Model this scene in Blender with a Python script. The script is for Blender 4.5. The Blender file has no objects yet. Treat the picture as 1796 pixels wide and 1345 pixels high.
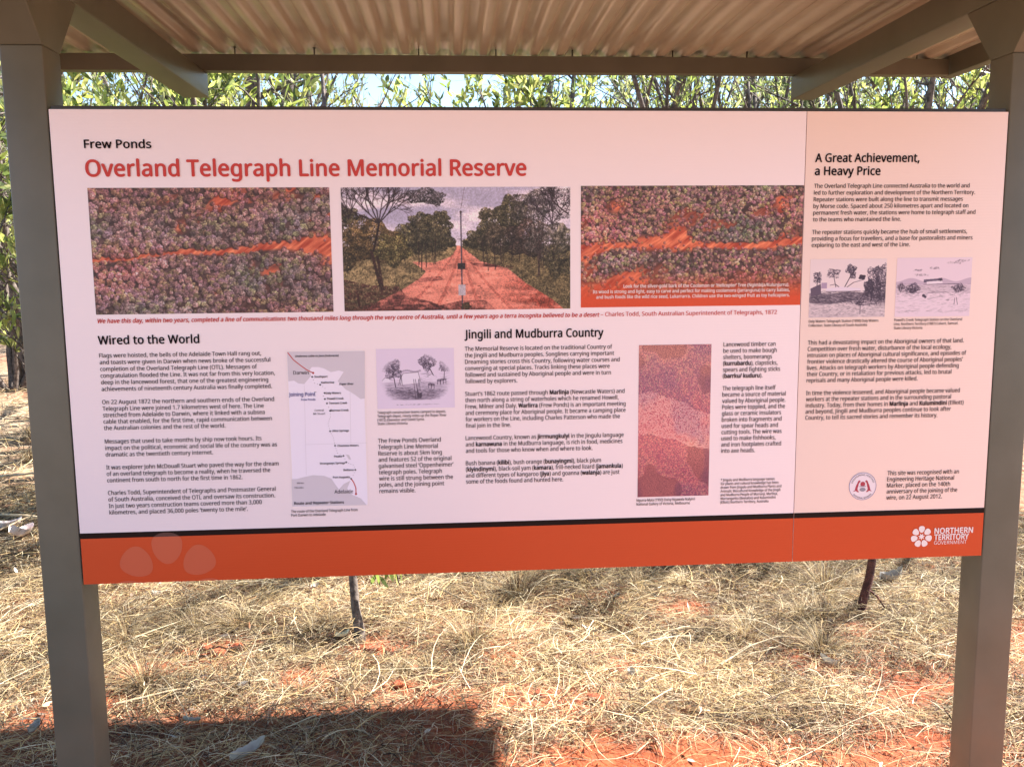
import bpy, math, random
import numpy as np
from mathutils import Vector, Matrix

S = bpy.context.scene
COL = S.collection
PI = math.pi

# ------------------------------------------------------------------ camera
PZ = 0.80                       # height of the panel's lower edge above the ground
cam_d = bpy.data.cameras.new('camera')
cam_d.sensor_width = 36.0
cam_d.sensor_fit = 'HORIZONTAL'
cam_d.lens = 1564.04 / 1796.0 * 36.0
cam_d.clip_start = 0.05
cam_d.clip_end = 900
cam = bpy.data.objects.new('camera', cam_d)
COL.objects.link(cam)
S.camera = cam
yaw, pitch, roll = -0.0690, 0.1308, -0.0090
fw = Vector((-math.sin(yaw) * math.cos(pitch), math.cos(yaw) * math.cos(pitch), -math.sin(pitch)))
rt = Vector((math.cos(yaw), math.sin(yaw), 0)); up = rt.cross(fw)
r2 = rt * math.cos(roll) + up * math.sin(roll)
u2 = -rt * math.sin(roll) + up * math.cos(roll)
cam.matrix_world = Matrix(((r2.x, u2.x, -fw.x, 0.951), (r2.y, u2.y, -fw.y, -2.2797),
                           (r2.z, u2.z, -fw.z, 0.8013 + PZ), (0, 0, 0, 1)))

# ------------------------------------------------------------------ daylight
SUNV = Vector((0.85, 0.365, 1.0)).normalized()       # towards the sun: high, from the right and a little behind the sign
W = bpy.data.worlds.new('World'); S.world = W; W.use_nodes = True
nt = W.node_tree
bg = nt.nodes['Background']
sky = nt.nodes.new('ShaderNodeTexSky'); sky.sky_type = 'NISHITA'; sky.sun_disc = False
sky.sun_elevation = math.asin(SUNV.z)
sky.sun_rotation = math.atan2(SUNV.x, SUNV.y)
sky.air_density = 1.0; sky.dust_density = 0.3; sky.ozone_density = 2.5
nt.links.new(sky.outputs[0], bg.inputs[0]); bg.inputs[1].default_value = 0.07
sd = bpy.data.lights.new('sun', 'SUN'); sd.energy = 5.0; sd.angle = math.radians(0.55); sd.color = (1.0, 0.95, 0.90)
sun = bpy.data.objects.new('sun', sd); COL.objects.link(sun)
sun.location = (8, 3, 12)
sun.rotation_euler = SUNV.to_track_quat('Z', 'Y').to_euler()
S.view_settings.view_transform = 'Standard'; S.view_settings.look = 'None'
S.view_settings.gamma = 1.0; S.view_settings.exposure = 2.3
S.view_settings.use_curve_mapping = False
try:
    S.cycles.max_bounces = 8; S.cycles.diffuse_bounces = 5
    S.cycles.transmission_bounces = 6; S.cycles.transparent_max_bounces = 6
    S.cycles.caustics_reflective = False; S.cycles.caustics_refractive = False
except Exception:
    pass
PRINT = [
 ('heading_lettering', 'main', 'semi', 0.01938, 'ink', [
  (0.0781, 1.0927, 0.1574, 'Frew Ponds'),
 ]),
 ('title_lettering', 'main', 'semi', 0.03838, 'red', [
  (0.0779, 1.0260, 1.0701, 'Overland Telegraph Line Memorial Reserve'),
 ]),
 ('heading_lettering', 'main', 'semi', 0.02049, 'ink', [
  (0.0788, 0.6175, 0.2453, 'Wired to the World'),
 ]),
 ('heading_lettering', 'main', 'semi', 0.02106, 'ink', [
  (0.9882, 0.6191, 0.3574, 'Jingili and Mudburra Country'),
 ]),
 ('heading_lettering', 'side', 'semi', 0.02086, 'ink', [
  (1.8919, 1.0580, 0.2750, 'A Great Achievement,'),
  (1.8919, 1.0253, 0.1726, 'a Heavy Price'),
 ]),
 ('paragraph', 'main', 'reg', 0.01043, 'ink', [
  (0.0789, 0.5845, 0.3963, 'Flags were hoisted, the bells of the Adelaide Town Hall rang out,'),
  (0.0789, 0.5677, 0.4183, 'and toasts were given in Darwin when news broke of the successful'),
  (0.0789, 0.5509, 0.3848, 'completion of the Overland Telegraph Line (OTL). Messages of'),
  (0.0789, 0.5341, 0.4283, 'congratulation flooded the Line. It was not far from this very location,'),
  (0.0789, 0.5173, 0.4108, 'deep in the lancewood forest, that one of the greatest engineering'),
  (0.0789, 0.5005, 0.4195, 'achievements of nineteenth century Australia was finally completed.'),
 ]),
 ('paragraph', 'main', 'reg', 0.01057, 'ink', [
  (0.0782, 0.4673, 0.4242, 'On 22 August 1872 the northern and southern ends of the Overland'),
  (0.0782, 0.4508, 0.3975, 'Telegraph Line were joined 1.7 kilometres west of here. The Line'),
  (0.0782, 0.4344, 0.3992, 'stretched from Adelaide to Darwin, where it linked with a subsea'),
  (0.0782, 0.4179, 0.4166, 'cable that enabled, for the first time, rapid communication between'),
  (0.0782, 0.4015, 0.2998, 'the Australian colonies and the rest of the world.'),
 ]),
 ('paragraph', 'main', 'reg', 0.01069, 'ink', [
  (0.0779, 0.3670, 0.3885, 'Messages that used to take months by ship now took hours. Its'),
  (0.0779, 0.3502, 0.4267, 'impact on the political, economic and social life of the country was as'),
  (0.0779, 0.3334, 0.2656, 'dramatic as the twentieth century internet.'),
 ]),
 ('paragraph', 'main', 'reg', 0.01077, 'ink', [
  (0.0772, 0.3003, 0.4295, 'It was explorer John McDouall Stuart who paved the way for the dream'),
  (0.0772, 0.2837, 0.4076, 'of an overland telegraph to become a reality, when he traversed the'),
  (0.0772, 0.2670, 0.3368, 'continent from south to north for the first time in 1862.'),
 ]),
 ('paragraph', 'main', 'reg', 0.01085, 'ink', [
  (0.0770, 0.2342, 0.4190, 'Charles Todd, Superintendent of Telegraphs and Postmaster General'),
  (0.0770, 0.2172, 0.4172, 'of South Australia, conceived the OTL and oversaw its construction.'),
  (0.0770, 0.2003, 0.3826, 'In just two years construction teams covered more than 3,000'),
  (0.0770, 0.1833, 0.3464, 'kilometres, and placed 36,000 poles ‘twenty to the mile’.'),
 ]),
 ('paragraph', 'side', 'reg', 0.01051, 'ink', [
  (1.8910, 0.9928, 0.4146, 'The Overland Telegraph Line connected Australia to the world and'),
  (1.8910, 0.9758, 0.4304, 'led to further exploration and development of the Northern Territory.'),
  (1.8910, 0.9589, 0.3985, 'Repeater stations were built along the line to transmit messages'),
  (1.8910, 0.9420, 0.4144, 'by Morse code. Spaced about 250 kilometres apart and located on'),
  (1.8910, 0.9251, 0.4344, 'permanent fresh water, the stations were home to telegraph staff and'),
  (1.8910, 0.9082, 0.2346, 'to the teams who maintained the line.'),
 ]),
 ('paragraph', 'side', 'reg', 0.01065, 'ink', [
  (1.8897, 0.8758, 0.4163, 'The repeater stations quickly became the hub of small settlements,'),
  (1.8897, 0.8593, 0.4319, 'providing a focus for travellers, and a base for pastoralists and miners'),
  (1.8897, 0.8428, 0.2632, 'exploring to the east and west of the Line.'),
 ]),
 ('caption', 'side', 'reg', 0.00659, 'ink', [
  (1.8889, 0.6474, 0.1882, 'Daly Waters Telegraph Station (1890) Daly Waters'),
  (1.8889, 0.6365, 0.1576, 'Collection. State Library of South Australia'),
 ]),
 ('caption', 'side', 'reg', 0.00663, 'ink', [
  (2.1200, 0.6479, 0.1858, 'Powell’s Creek Telegraph Station on the Overland'),
  (2.1200, 0.6373, 0.1758, 'Line, Northern Territory (1887) Calvert, Samuel.'),
  (2.1200, 0.6267, 0.0776, 'State Library Victoria'),
 ]),
 ('paragraph', 'side', 'reg', 0.011, 'ink', [
  (1.8886, 0.5894, 0.4251, 'This had a devastating impact on the Aboriginal owners of that land.'),
  (1.8886, 0.5727, 0.3919, 'Competition over fresh water, disturbance of the local ecology,'),
  (1.8886, 0.5561, 0.4342, 'intrusion on places of Aboriginal cultural significance, and episodes of'),
  (1.8886, 0.5394, 0.4257, 'frontier violence drastically altered the course of Aboriginal peoples’'),
  (1.8886, 0.5228, 0.4150, 'lives. Attacks on telegraph workers by Aboriginal people defending'),
  (1.8886, 0.5061, 0.3957, 'their Country, or in retaliation for previous attacks, led to brutal'),
  (1.8886, 0.4895, 0.3032, 'reprisals and many Aboriginal people were killed.'),
 ]),
 ('paragraph', 'side', 'reg', 0.01117, 'ink', [
  (1.8887, 0.4557, 0.4221, 'In time the violence lessened, and Aboriginal people became valued'),
  (1.8887, 0.4392, 0.3985, 'workers at the repeater stations and in the surrounding pastoral'),
  (1.8887, 0.4226, 0.4344, 'industry. Today, from their homes in *Marlinja* and *Kulumindini* (Elliott)'),
  (1.8887, 0.4061, 0.4003, 'and beyond, Jingili and Mudburra peoples continue to look after'),
  (1.8887, 0.3895, 0.3634, 'Country, to tell its sacred stories and remember its history.'),
 ]),
 ('paragraph', 'side', 'reg', 0.01152, 'ink', [
  (2.1215, 0.2332, 0.1999, 'This site was recognised with an'),
  (2.1215, 0.2162, 0.1871, 'Engineering Heritage National'),
  (2.1215, 0.1993, 0.1770, 'Marker, placed on the 140th'),
  (2.1215, 0.1824, 0.1981, 'anniversary of the joining of the'),
  (2.1215, 0.1655, 0.1559, 'wire, on 22 August 2012.'),
 ]),
 ('logo_lettering', 'side', 'cap', 0.01517, 'white', [
  (2.2622, 0.0668, 0.1081, 'NORTHERN'),
  (2.2622, 0.0490, 0.0970, 'TERRITORY'),
 ]),
 ('logo_lettering', 'side', 'thin', 0.01004, 'white', [
  (2.2621, 0.0361, 0.0925, 'GOVERNMENT'),
 ]),
 ('quotation', 'main', 'ital', 0.01032, 'red', [
  (0.0793, 0.6703, 1.2547, 'We have this day, within two years, completed a line of communications two thousand miles long through the very centre of Australia, until a few years ago a terra incognita believed to be a desert'),
 ]),
 ('quotation', 'main', 'reg', 0.01072, 'red', [
  (1.3391, 0.6709, 0.4636, '– Charles Todd, South Australian Superintendent of Telegraphs, 1872'),
 ]),
 ('caption', 'main', 'reg', 0.00683, 'ink', [
  (0.7614, 0.4286, 0.1755, 'Telegraph construction teams camped in depots.'),
  (0.7614, 0.4190, 0.1771, 'Telegraph depot, ninety miles up the Roper River'),
  (0.7614, 0.4093, 0.1207, '(1872) Ebenezer and David Syme.'),
  (0.7614, 0.3997, 0.0761, 'State Library Victoria'),
 ]),
 ('paragraph', 'main', 'reg', 0.01093, 'ink', [
  (0.7611, 0.3532, 0.1611, 'The Frew Ponds Overland'),
  (0.7611, 0.3366, 0.1531, 'Telegraph Line Memorial'),
  (0.7611, 0.3200, 0.1632, 'Reserve is about 5km long'),
  (0.7611, 0.3035, 0.1876, 'and features 52 of the original'),
  (0.7611, 0.2869, 0.1926, 'galvanised steel ‘Oppenheimer’'),
  (0.7611, 0.2703, 0.1623, 'telegraph poles. Telegraph'),
  (0.7611, 0.2538, 0.1909, 'wire is still strung between the'),
  (0.7611, 0.2372, 0.1677, 'poles, and the joining point'),
  (0.7611, 0.2206, 0.0926, 'remains visible.'),
 ]),
 ('caption', 'main', 'reg', 0.00698, 'ink', [
  (0.5331, 0.1746, 0.1703, 'The route of the Overland Telegraph Line from'),
  (0.5331, 0.1646, 0.0880, 'Port Darwin to Adelaide'),
 ]),
 ('paragraph', 'main', 'reg', 0.01071, 'ink', [
  (0.9882, 0.5872, 0.3809, 'The Memorial Reserve is located on the traditional Country of'),
  (0.9882, 0.5705, 0.3860, 'the Jingili and Mudburra peoples. Songlines carrying important'),
  (0.9882, 0.5537, 0.4004, 'Dreaming stories cross this Country, following water courses and'),
  (0.9882, 0.5370, 0.3745, 'converging at special places. Tracks linking these places were'),
  (0.9882, 0.5202, 0.3779, 'followed and sustained by Aboriginal people and were in turn'),
  (0.9882, 0.5035, 0.1338, 'followed by explorers.'),
 ]),
 ('paragraph', 'main', 'reg', 0.01086, 'ink', [
  (0.9872, 0.4710, 0.4150, 'Stuart’s 1862 route passed through *Marlinja* (Newcastle Waters) and'),
  (0.9872, 0.4544, 0.3993, 'then north along a string of waterholes which he renamed Howell,'),
  (0.9872, 0.4377, 0.4180, 'Frew, Milner and Daly. *Warlirra* (Frew Ponds) is an important meeting'),
  (0.9872, 0.4211, 0.4181, 'and ceremony place for Aboriginal people. It became a camping place'),
  (0.9872, 0.4045, 0.4030, 'for workers on the Line, including Charles Patterson who made the'),
  (0.9872, 0.3878, 0.1173, 'final join in the line.'),
 ]),
 ('paragraph', 'main', 'reg', 0.011, 'ink', [
  (0.9866, 0.3552, 0.4142, 'Lancewood Country, known as *jirrmungkulyi* in the Jingulu language'),
  (0.9866, 0.3384, 0.4110, 'and *karnawuna* in the Mudburra language, is rich in food, medicines'),
  (0.9866, 0.3216, 0.3317, 'and tools for those who know when and where to look.'),
 ]),
 ('paragraph', 'main', 'reg', 0.01108, 'ink', [
  (0.9861, 0.2887, 0.3548, 'Bush banana (*kilibi*), bush orange (*bunayingmi*), black plum'),
  (0.9861, 0.2724, 0.4129, '(*kiyindinymi*), black-soil yam (*kamara*), frill-necked lizard (*jamankula*)'),
  (0.9861, 0.2560, 0.4042, 'and different types of kangaroo (*jiya*) and goanna (*walanja*) are just'),
  (0.9861, 0.2397, 0.2547, 'some of the foods found and hunted here.'),
 ]),
 ('paragraph', 'main', 'reg', 0.01093, 'ink', [
  (1.6628, 0.5881, 0.1389, 'Lancewood timber can'),
  (1.6628, 0.5716, 0.1426, 'be used to make bough'),
  (1.6628, 0.5550, 0.1303, 'shelters, boomerangs'),
  (1.6628, 0.5385, 0.1455, '(*kurrubardu*), clapsticks,'),
  (1.6628, 0.5220, 0.1531, 'spears and fighting sticks'),
  (1.6628, 0.5054, 0.1058, '(*barrku/ kuduru*).'),
 ]),
 ('paragraph', 'main', 'reg', 0.01107, 'ink', [
  (1.6626, 0.4726, 0.1430, 'The telegraph line itself'),
  (1.6626, 0.4559, 0.1704, 'became a source of material'),
  (1.6626, 0.4392, 0.1702, 'valued by Aboriginal people.'),
  (1.6626, 0.4225, 0.1696, 'Poles were toppled, and the'),
  (1.6626, 0.4058, 0.1595, 'glass or ceramic insulators'),
  (1.6626, 0.3891, 0.1612, 'broken into fragments and'),
  (1.6626, 0.3724, 0.1520, 'used for spear heads and'),
  (1.6626, 0.3557, 0.1623, 'cutting tools. The wire was'),
  (1.6626, 0.3390, 0.1466, 'used to make fishhooks,'),
  (1.6626, 0.3223, 0.1621, 'and iron footplates crafted'),
  (1.6626, 0.3056, 0.0913, 'into axe heads.'),
 ]),
 ('footnote', 'main', 'reg', 0.00701, 'ink', [
  (1.6633, 0.2284, 0.1466, '* Jingulu and Mudburra language names'),
  (1.6633, 0.2182, 0.1575, 'for plants and cultural knowledge has been'),
  (1.6633, 0.2081, 0.1657, 'drawn from Jingulu and Mudburra Plants and'),
  (1.6633, 0.1979, 0.1633, 'Animals: Biocultural Knowledge of the Jingili'),
  (1.6633, 0.1878, 0.1564, 'and Mudburra People of Murranji, Marlinja,'),
  (1.6633, 0.1776, 0.1508, 'Warranganku (Beetaloo) and Kulumindini'),
  (1.6633, 0.1675, 0.1313, '(Elliott) Northern Territory, Australia'),
 ]),
 ('caption', 'main', 'reg', 0.00716, 'ink', [
  (1.4367, 0.1790, 0.1575, 'Ngurra-Mala (1993) Daisy Ngawala Nalyirri'),
  (1.4367, 0.1684, 0.1439, 'National Gallery of Victoria, Melbourne'),
 ]),
 ('picture_lettering', 'main', 'semi', 0.00817, 'white', [
  (1.3978, 0.7433, 0.4349, 'Look for the silver-gold bark of the Coolamon or ‘Helicopter’ Tree (Ngimbija/Kulunjurru).'),
  (1.3182, 0.7299, 0.5165, 'Its wood is strong and light, easy to carve and perfect for making coolamons (jarranguna) to carry babies,'),
  (1.3271, 0.7164, 0.5080, 'and bush foods like the wild rice seed, Lukarrarra. Children use the two-winged fruit as toy helicopters.'),
 ]),
 ('map_lettering', 'main', 'ital', 0.00493, 'ink', [
  (0.5595, 0.5781, 0.1084, 'Undersea cable to Java (Indonesia)'),
 ]),
 ('map_lettering', 'main', 'reg', 0.00904, 'ink', [
  (0.5533, 0.5339, 0.0384, 'Darwin'),
 ]),
 ('map_lettering', 'main', 'semi', 0.00497, 'ink', [
  (0.6057, 0.5250, 0.0331, 'Southport'),
 ]),
 ('map_lettering', 'main', 'semi', 0.00498, 'ink', [
  (0.6228, 0.5098, 0.0318, 'Katherine'),
 ]),
 ('map_lettering', 'main', 'ital', 0.00499, 'ink', [
  (0.6674, 0.5051, 0.0356, 'Roper River'),
 ]),
 ('map_lettering', 'main', 'semi', 0.005, 'ink', [
  (0.6331, 0.4824, 0.0377, 'Daly Waters'),
 ]),
 ('map_lettering', 'main', 'semi', 0.00909, 'blue', [
  (0.5402, 0.4785, 0.0661, 'Joining Point'),
 ]),
 ('map_lettering', 'main', 'semi', 0.005, 'blue', [
  (0.5704, 0.4668, 0.0355, 'Frew Ponds'),
 ]),
 ('map_lettering', 'main', 'semi', 0.005, 'ink', [
  (0.6360, 0.4680, 0.0411, 'Powell Creek'),
 ]),
 ('map_lettering', 'main', 'semi', 0.00501, 'ink', [
  (0.6401, 0.4563, 0.0456, 'Tennant Creek'),
 ]),
 ('map_lettering', 'main', 'reg', 0.00502, 'ink', [
  (0.6031, 0.4385, 0.0226, 'Central'),
 ]),
 ('map_lettering', 'main', 'reg', 0.00502, 'ink', [
  (0.5994, 0.4298, 0.0302, 'Mt Stuart'),
 ]),
 ('map_lettering', 'main', 'semi', 0.00502, 'ink', [
  (0.6435, 0.4376, 0.0454, 'Barrow Creek'),
 ]),
 ('map_lettering', 'main', 'semi', 0.00505, 'ink', [
  (0.6458, 0.3847, 0.0420, 'Alice Springs'),
 ]),
 ('map_lettering', 'main', 'semi', 0.00508, 'ink', [
  (0.6576, 0.3455, 0.0536, 'Charlotte Waters'),
 ]),
 ('map_lettering', 'main', 'semi', 0.00509, 'ink', [
  (0.6480, 0.3179, 0.0201, 'Peake'),
 ]),
 ('map_lettering', 'main', 'semi', 0.0051, 'ink', [
  (0.6111, 0.3003, 0.0640, 'Strangways Springs'),
 ]),
 ('map_lettering', 'main', 'semi', 0.00512, 'ink', [
  (0.6710, 0.2816, 0.0250, 'Beltana'),
 ]),
 ('map_lettering', 'main', 'semi', 0.00512, 'ink', [
  (0.6433, 0.2630, 0.0427, 'Port Augusta'),
 ]),
 ('map_lettering', 'main', 'reg', 0.00939, 'ink', [
  (0.6457, 0.2227, 0.0477, 'Adelaide'),
 ]),
 ('map_lettering', 'main', 'semi', 0.00696, 'ink', [
  (0.5421, 0.1960, 0.1267, 'Route and Repeater Stations'),
 ]),
 ('map_lettering', 'main', 'reg', 0.00391, 'ink', [
  (0.5505, 0.2507, 0.0179, '300 km'),
 ]),
 ('map_lettering', 'main', 'reg', 0.00392, 'ink', [
  (0.5438, 0.2387, 0.0235, '150 miles'),
 ]),
]
MAP = {
 'cable': [(0.541, 0.5901), (0.5548, 0.5713), (0.5728, 0.5561), (0.5877, 0.5448), (0.6027, 0.5373)],
 'route': [(0.6027, 0.5373), (0.5999, 0.5272), (0.6058, 0.5115), (0.6193, 0.5067), (0.6312, 0.4971), (0.6298, 0.4852), (0.6261, 0.4776), (0.6299, 0.4698), (0.6347, 0.4585), (0.6388, 0.4486), (0.6419, 0.4391), (0.6424, 0.4239), (0.6356, 0.4065), (0.64, 0.3863), (0.648, 0.3691), (0.6514, 0.3484), (0.657, 0.3288), (0.6719, 0.3213), (0.6783, 0.3043), (0.6958, 0.2968), (0.7009, 0.2838), (0.6949, 0.2699), (0.6894, 0.2607)],
 'tail': [(0.6894, 0.2607), (0.696, 0.2501), (0.7008, 0.2356), (0.7006, 0.2201)],
 'dots': [(0.5999, 0.5272), (0.6193, 0.5067), (0.6298, 0.4852), (0.6299, 0.4698), (0.6347, 0.4585), (0.6419, 0.4391), (0.64, 0.3863), (0.6514, 0.3484), (0.6719, 0.3213), (0.6783, 0.3043), (0.7009, 0.2838), (0.6894, 0.2607)],
 'sea1': [(0.5398, 0.5922), (0.7341, 0.5909), (0.7305, 0.4696), (0.7201, 0.4681), (0.7067, 0.4789), (0.6933, 0.4879), (0.6831, 0.4933), (0.67, 0.5093), (0.6633, 0.5146), (0.6705, 0.5249), (0.6795, 0.5387), (0.6677, 0.5424), (0.6471, 0.5386), (0.6303, 0.5482), (0.6169, 0.5519), (0.5999, 0.5522), (0.5945, 0.5454), (0.5973, 0.5297), (0.5849, 0.516), (0.5795, 0.5092), (0.5643, 0.5112), (0.5544, 0.5183), (0.5401, 0.5168)],
 'sea2': [(0.5379, 0.2632), (0.551, 0.2636), (0.5684, 0.2678), (0.5928, 0.2725), (0.6204, 0.27), (0.6391, 0.2624), (0.6473, 0.2478), (0.6572, 0.2332), (0.6698, 0.2472), (0.6875, 0.2558), (0.6781, 0.2344), (0.6915, 0.2178), (0.7121, 0.2083), (0.7273, 0.1897), (0.5371, 0.1914)],
 'lake': [(0.6776, 0.3247), (0.6862, 0.3231), (0.691, 0.3112), (0.6858, 0.3113)],
 'l1': [(0.5794, 0.5057), (0.5755, 0.273)],
 'l2': [(0.6939, 0.4861), (0.6917, 0.3539)],
 'l3': [(0.5769, 0.353), (0.7339, 0.354)],
}

# ------------------------------------------------------------------ helpers
def new_mat(name, color=(.5, .5, .5), rough=.6, metal=0., spec=.5):
    m = bpy.data.materials.new(name); m.use_nodes = True
    b = m.node_tree.nodes['Principled BSDF']
    b.inputs['Base Color'].default_value = (*color, 1)
    b.inputs['Roughness'].default_value = rough
    b.inputs['Metallic'].default_value = metal
    b.inputs['Specular IOR Level'].default_value = spec
    return m

def N(m, t): return m.node_tree.nodes.new(t)
def LK(m, a, b): m.node_tree.links.new(a, b)
def BS(m): return m.node_tree.nodes['Principled BSDF']

def speckle(m, c1, c2, scale, detail=4, bump=0., bscale=None, lo=.35, hi=.65):
    tc = N(m, 'ShaderNodeTexCoord'); no = N(m, 'ShaderNodeTexNoise')
    no.inputs['Scale'].default_value = scale; no.inputs['Detail'].default_value = detail
    cr = N(m, 'ShaderNodeValToRGB')
    cr.color_ramp.elements[0].position = lo; cr.color_ramp.elements[0].color = (*c1, 1)
    cr.color_ramp.elements[1].position = hi; cr.color_ramp.elements[1].color = (*c2, 1)
    LK(m, tc.outputs['Object'], no.inputs['Vector']); LK(m, no.outputs['Fac'], cr.inputs['Fac'])
    LK(m, cr.outputs['Color'], BS(m).inputs['Base Color'])
    if bump:
        n2 = N(m, 'ShaderNodeTexNoise'); n2.inputs['Scale'].default_value = bscale or scale * 4; n2.inputs['Detail'].default_value = 5
        LK(m, tc.outputs['Object'], n2.inputs['Vector'])
        bp = N(m, 'ShaderNodeBump'); bp.inputs['Strength'].default_value = bump; bp.inputs['Distance'].default_value = .01
        LK(m, n2.outputs['Fac'], bp.inputs['Height']); LK(m, bp.outputs['Normal'], BS(m).inputs['Normal'])
    return m

def link(name, me, mat=None, parent=None):
    if mat is not None and len(me.materials) == 0: me.materials.append(mat)
    o = bpy.data.objects.new(name, me); COL.objects.link(o)
    if parent is not None: o.parent = parent
    return o

def tag(o, label=None, cat=None, group=None, kind=None):
    if label: o['label'] = label
    if cat: o['category'] = cat
    if group: o['group'] = group
    if kind: o['kind'] = kind
    return o

def empty(name, loc=(0, 0, 0)):
    o = bpy.data.objects.new(name, None); COL.objects.link(o); o.location = loc
    o.empty_display_size = .1
    return o

def np_mesh(name, V, F, col=None, smooth=False, uv=None):
    """V (n,3); F (m,3) or (m,4) integer array"""
    V = np.asarray(V, np.float32); F = np.asarray(F, np.int32)
    me = bpy.data.meshes.new(name)
    k = F.shape[1]
    me.vertices.add(len(V)); me.vertices.foreach_set('co', V.ravel())
    me.loops.add(F.size); me.loops.foreach_set('vertex_index', F.ravel())
    me.polygons.add(len(F))
    me.polygons.foreach_set('loop_start', np.arange(len(F), dtype=np.int32) * k)
    me.polygons.foreach_set('loop_total', np.full(len(F), k, np.int32))
    me.polygons.foreach_set('use_smooth', np.full(len(F), bool(smooth)))
    if col is not None:
        a = me.color_attributes.new('Col', 'FLOAT_COLOR', 'POINT')
        c = np.ones((len(V), 4), np.float32); c[:, :3] = col
        a.data.foreach_set('color', c.ravel())
    if uv is not None:
        l = me.uv_layers.new(name='UVMap'); l.data.foreach_set('uv', np.asarray(uv, np.float32)[F.ravel()].ravel())
    me.update(calc_edges=True); me.validate()
    return me

BOXF = [(0, 3, 2, 1), (4, 5, 6, 7), (0, 1, 5, 4), (1, 2, 6, 5), (2, 3, 7, 6), (3, 0, 4, 7)]
def box_mesh(name, x0, x1, y0, y1, z0, z1, bevel=.0):
    import bmesh
    V = [(x0, y0, z0), (x1, y0, z0), (x1, y1, z0), (x0, y1, z0), (x0, y0, z1), (x1, y0, z1), (x1, y1, z1), (x0, y1, z1)]
    me = bpy.data.meshes.new(name); me.from_pydata(V, [], BOXF)
    if bevel:
        bm = bmesh.new(); bm.from_mesh(me)
        bmesh.ops.bevel(bm, geom=bm.edges[:], offset=bevel, segments=3, profile=.5, affect='EDGES')
        bm.to_mesh(me); bm.free()
        for p in me.polygons: p.use_smooth = True
        try: me.set_sharp_from_angle(angle=math.radians(50))
        except Exception: pass
    return me

def prism_x(name, prof, x0, x1, bevel=.0):
    """profile in (y,z), extruded along x"""
    import bmesh
    n = len(prof)
    V = [(x0, y, z) for y, z in prof] + [(x1, y, z) for y, z in prof]
    F = [tuple(range(n))[::-1], tuple(range(n, 2 * n))] + [(i, (i + 1) % n, n + (i + 1) % n, n + i) for i in range(n)]
    me = bpy.data.meshes.new(name); me.from_pydata(V, [], F)
    bm = bmesh.new(); bm.from_mesh(me); bmesh.ops.recalc_face_normals(bm, faces=bm.faces[:])
    if bevel: bmesh.ops.bevel(bm, geom=bm.edges[:], offset=bevel, segments=2, profile=.5, affect='EDGES')
    bm.to_mesh(me); bm.free()
    return me

def tube(V, F, pts, rad, n=6):
    """append a tapered tube to lists V, F"""
    pts = [Vector(p) for p in pts]; base = len(V)
    ref = Vector((0.31, 0.87, 0.12)).normalized()
    for i, p in enumerate(pts):
        t = (pts[min(i + 1, len(pts) - 1)] - pts[max(i - 1, 0)]).normalized()
        a = t.cross(ref)
        if a.length < .05: a = t.cross(Vector((1, 0, 0)))
        a.normalize(); b = t.cross(a)
        for k in range(n):
            q = 2 * PI * k / n
            V.append(tuple(p + (a * math.cos(q) + b * math.sin(q)) * rad[i]))
    for i in range(len(pts) - 1):
        for k in range(n):
            k2 = (k + 1) % n
            F.append((base + i * n + k, base + i * n + k2, base + (i + 1) * n + k2, base + (i + 1) * n + k))
    e = len(V); V.append(tuple(pts[-1]))
    for k in range(n):
        k2 = (k + 1) % n
        F.append((base + (len(pts) - 1) * n + k, base + (len(pts) - 1) * n + k2, e, e))

def tube_mesh(name, V, F, col=None):
    me = bpy.data.meshes.new(name)
    me.from_pydata(V, [], [f if f[2] != f[3] else f[:3] for f in F])
    for p in me.polygons: p.use_smooth = True
    return me

_perm = np.random.RandomState(7).rand(256, 256)
def vnoise(x, y):
    x = np.asarray(x, float); y = np.asarray(y, float)
    xi = np.floor(x).astype(int); yi = np.floor(y).astype(int)
    fx = x - xi; fy = y - yi
    fx = fx * fx * (3 - 2 * fx); fy = fy * fy * (3 - 2 * fy)
    g = lambda a, b: _perm[a & 255, b & 255]
    return (g(xi, yi) * (1 - fx) + g(xi + 1, yi) * fx) * (1 - fy) + (g(xi, yi + 1) * (1 - fx) + g(xi + 1, yi + 1) * fx) * fy
def fbm(x, y, o=4):
    s = 0; a = .5; t = 0
    for i in range(o):
        s = s + a * vnoise(x * 2 ** i + 17 * i, y * 2 ** i + 31 * i); t += a; a *= .5
    return s / t

# ------------------------------------------------------------------ ground
def ground_z(x, y):
    x = np.asarray(x, float); y = np.asarray(y, float)
    r = np.hypot(x - 1.2, y - 1)
    z = (fbm(x * 1.3 + 5, y * 1.3 + 9, 4) - .5) * .07 + (fbm(x * 7, y * 7, 3) - .5) * .016
    z = z + (fbm(x * .07 + 3, y * .07, 2) - .5) * 1.2 * np.clip((r - 12) / 40, 0, 1)
    k = np.clip((r - 1) / 2, .45, 1)
    return z * k

def graded(lo, hi, f0, f1, step, n_out):
    mid = np.arange(f0, f1 + 1e-6, step)
    a = f0 - np.geomspace(step, f0 - lo, n_out)[::-1]
    b = f1 + np.geomspace(step, hi - f1, n_out)
    return np.concatenate([a, mid, b])
gx = graded(-380, 380, -3.2, 5.4, .035, 46); gy = graded(-300, 480, -.2, 6.0, .035, 46)
GX, GY = np.meshgrid(gx, gy)
GV = np.stack([GX.ravel(), GY.ravel(), ground_z(GX, GY).ravel()], 1)
nx, ny = len(gx), len(gy)
ii, jj = np.meshgrid(np.arange(nx - 1), np.arange(ny - 1)); b0 = (jj * nx + ii).ravel()
GF = np.stack([b0, b0 + 1, b0 + 1 + nx, b0 + nx], 1)

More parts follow.
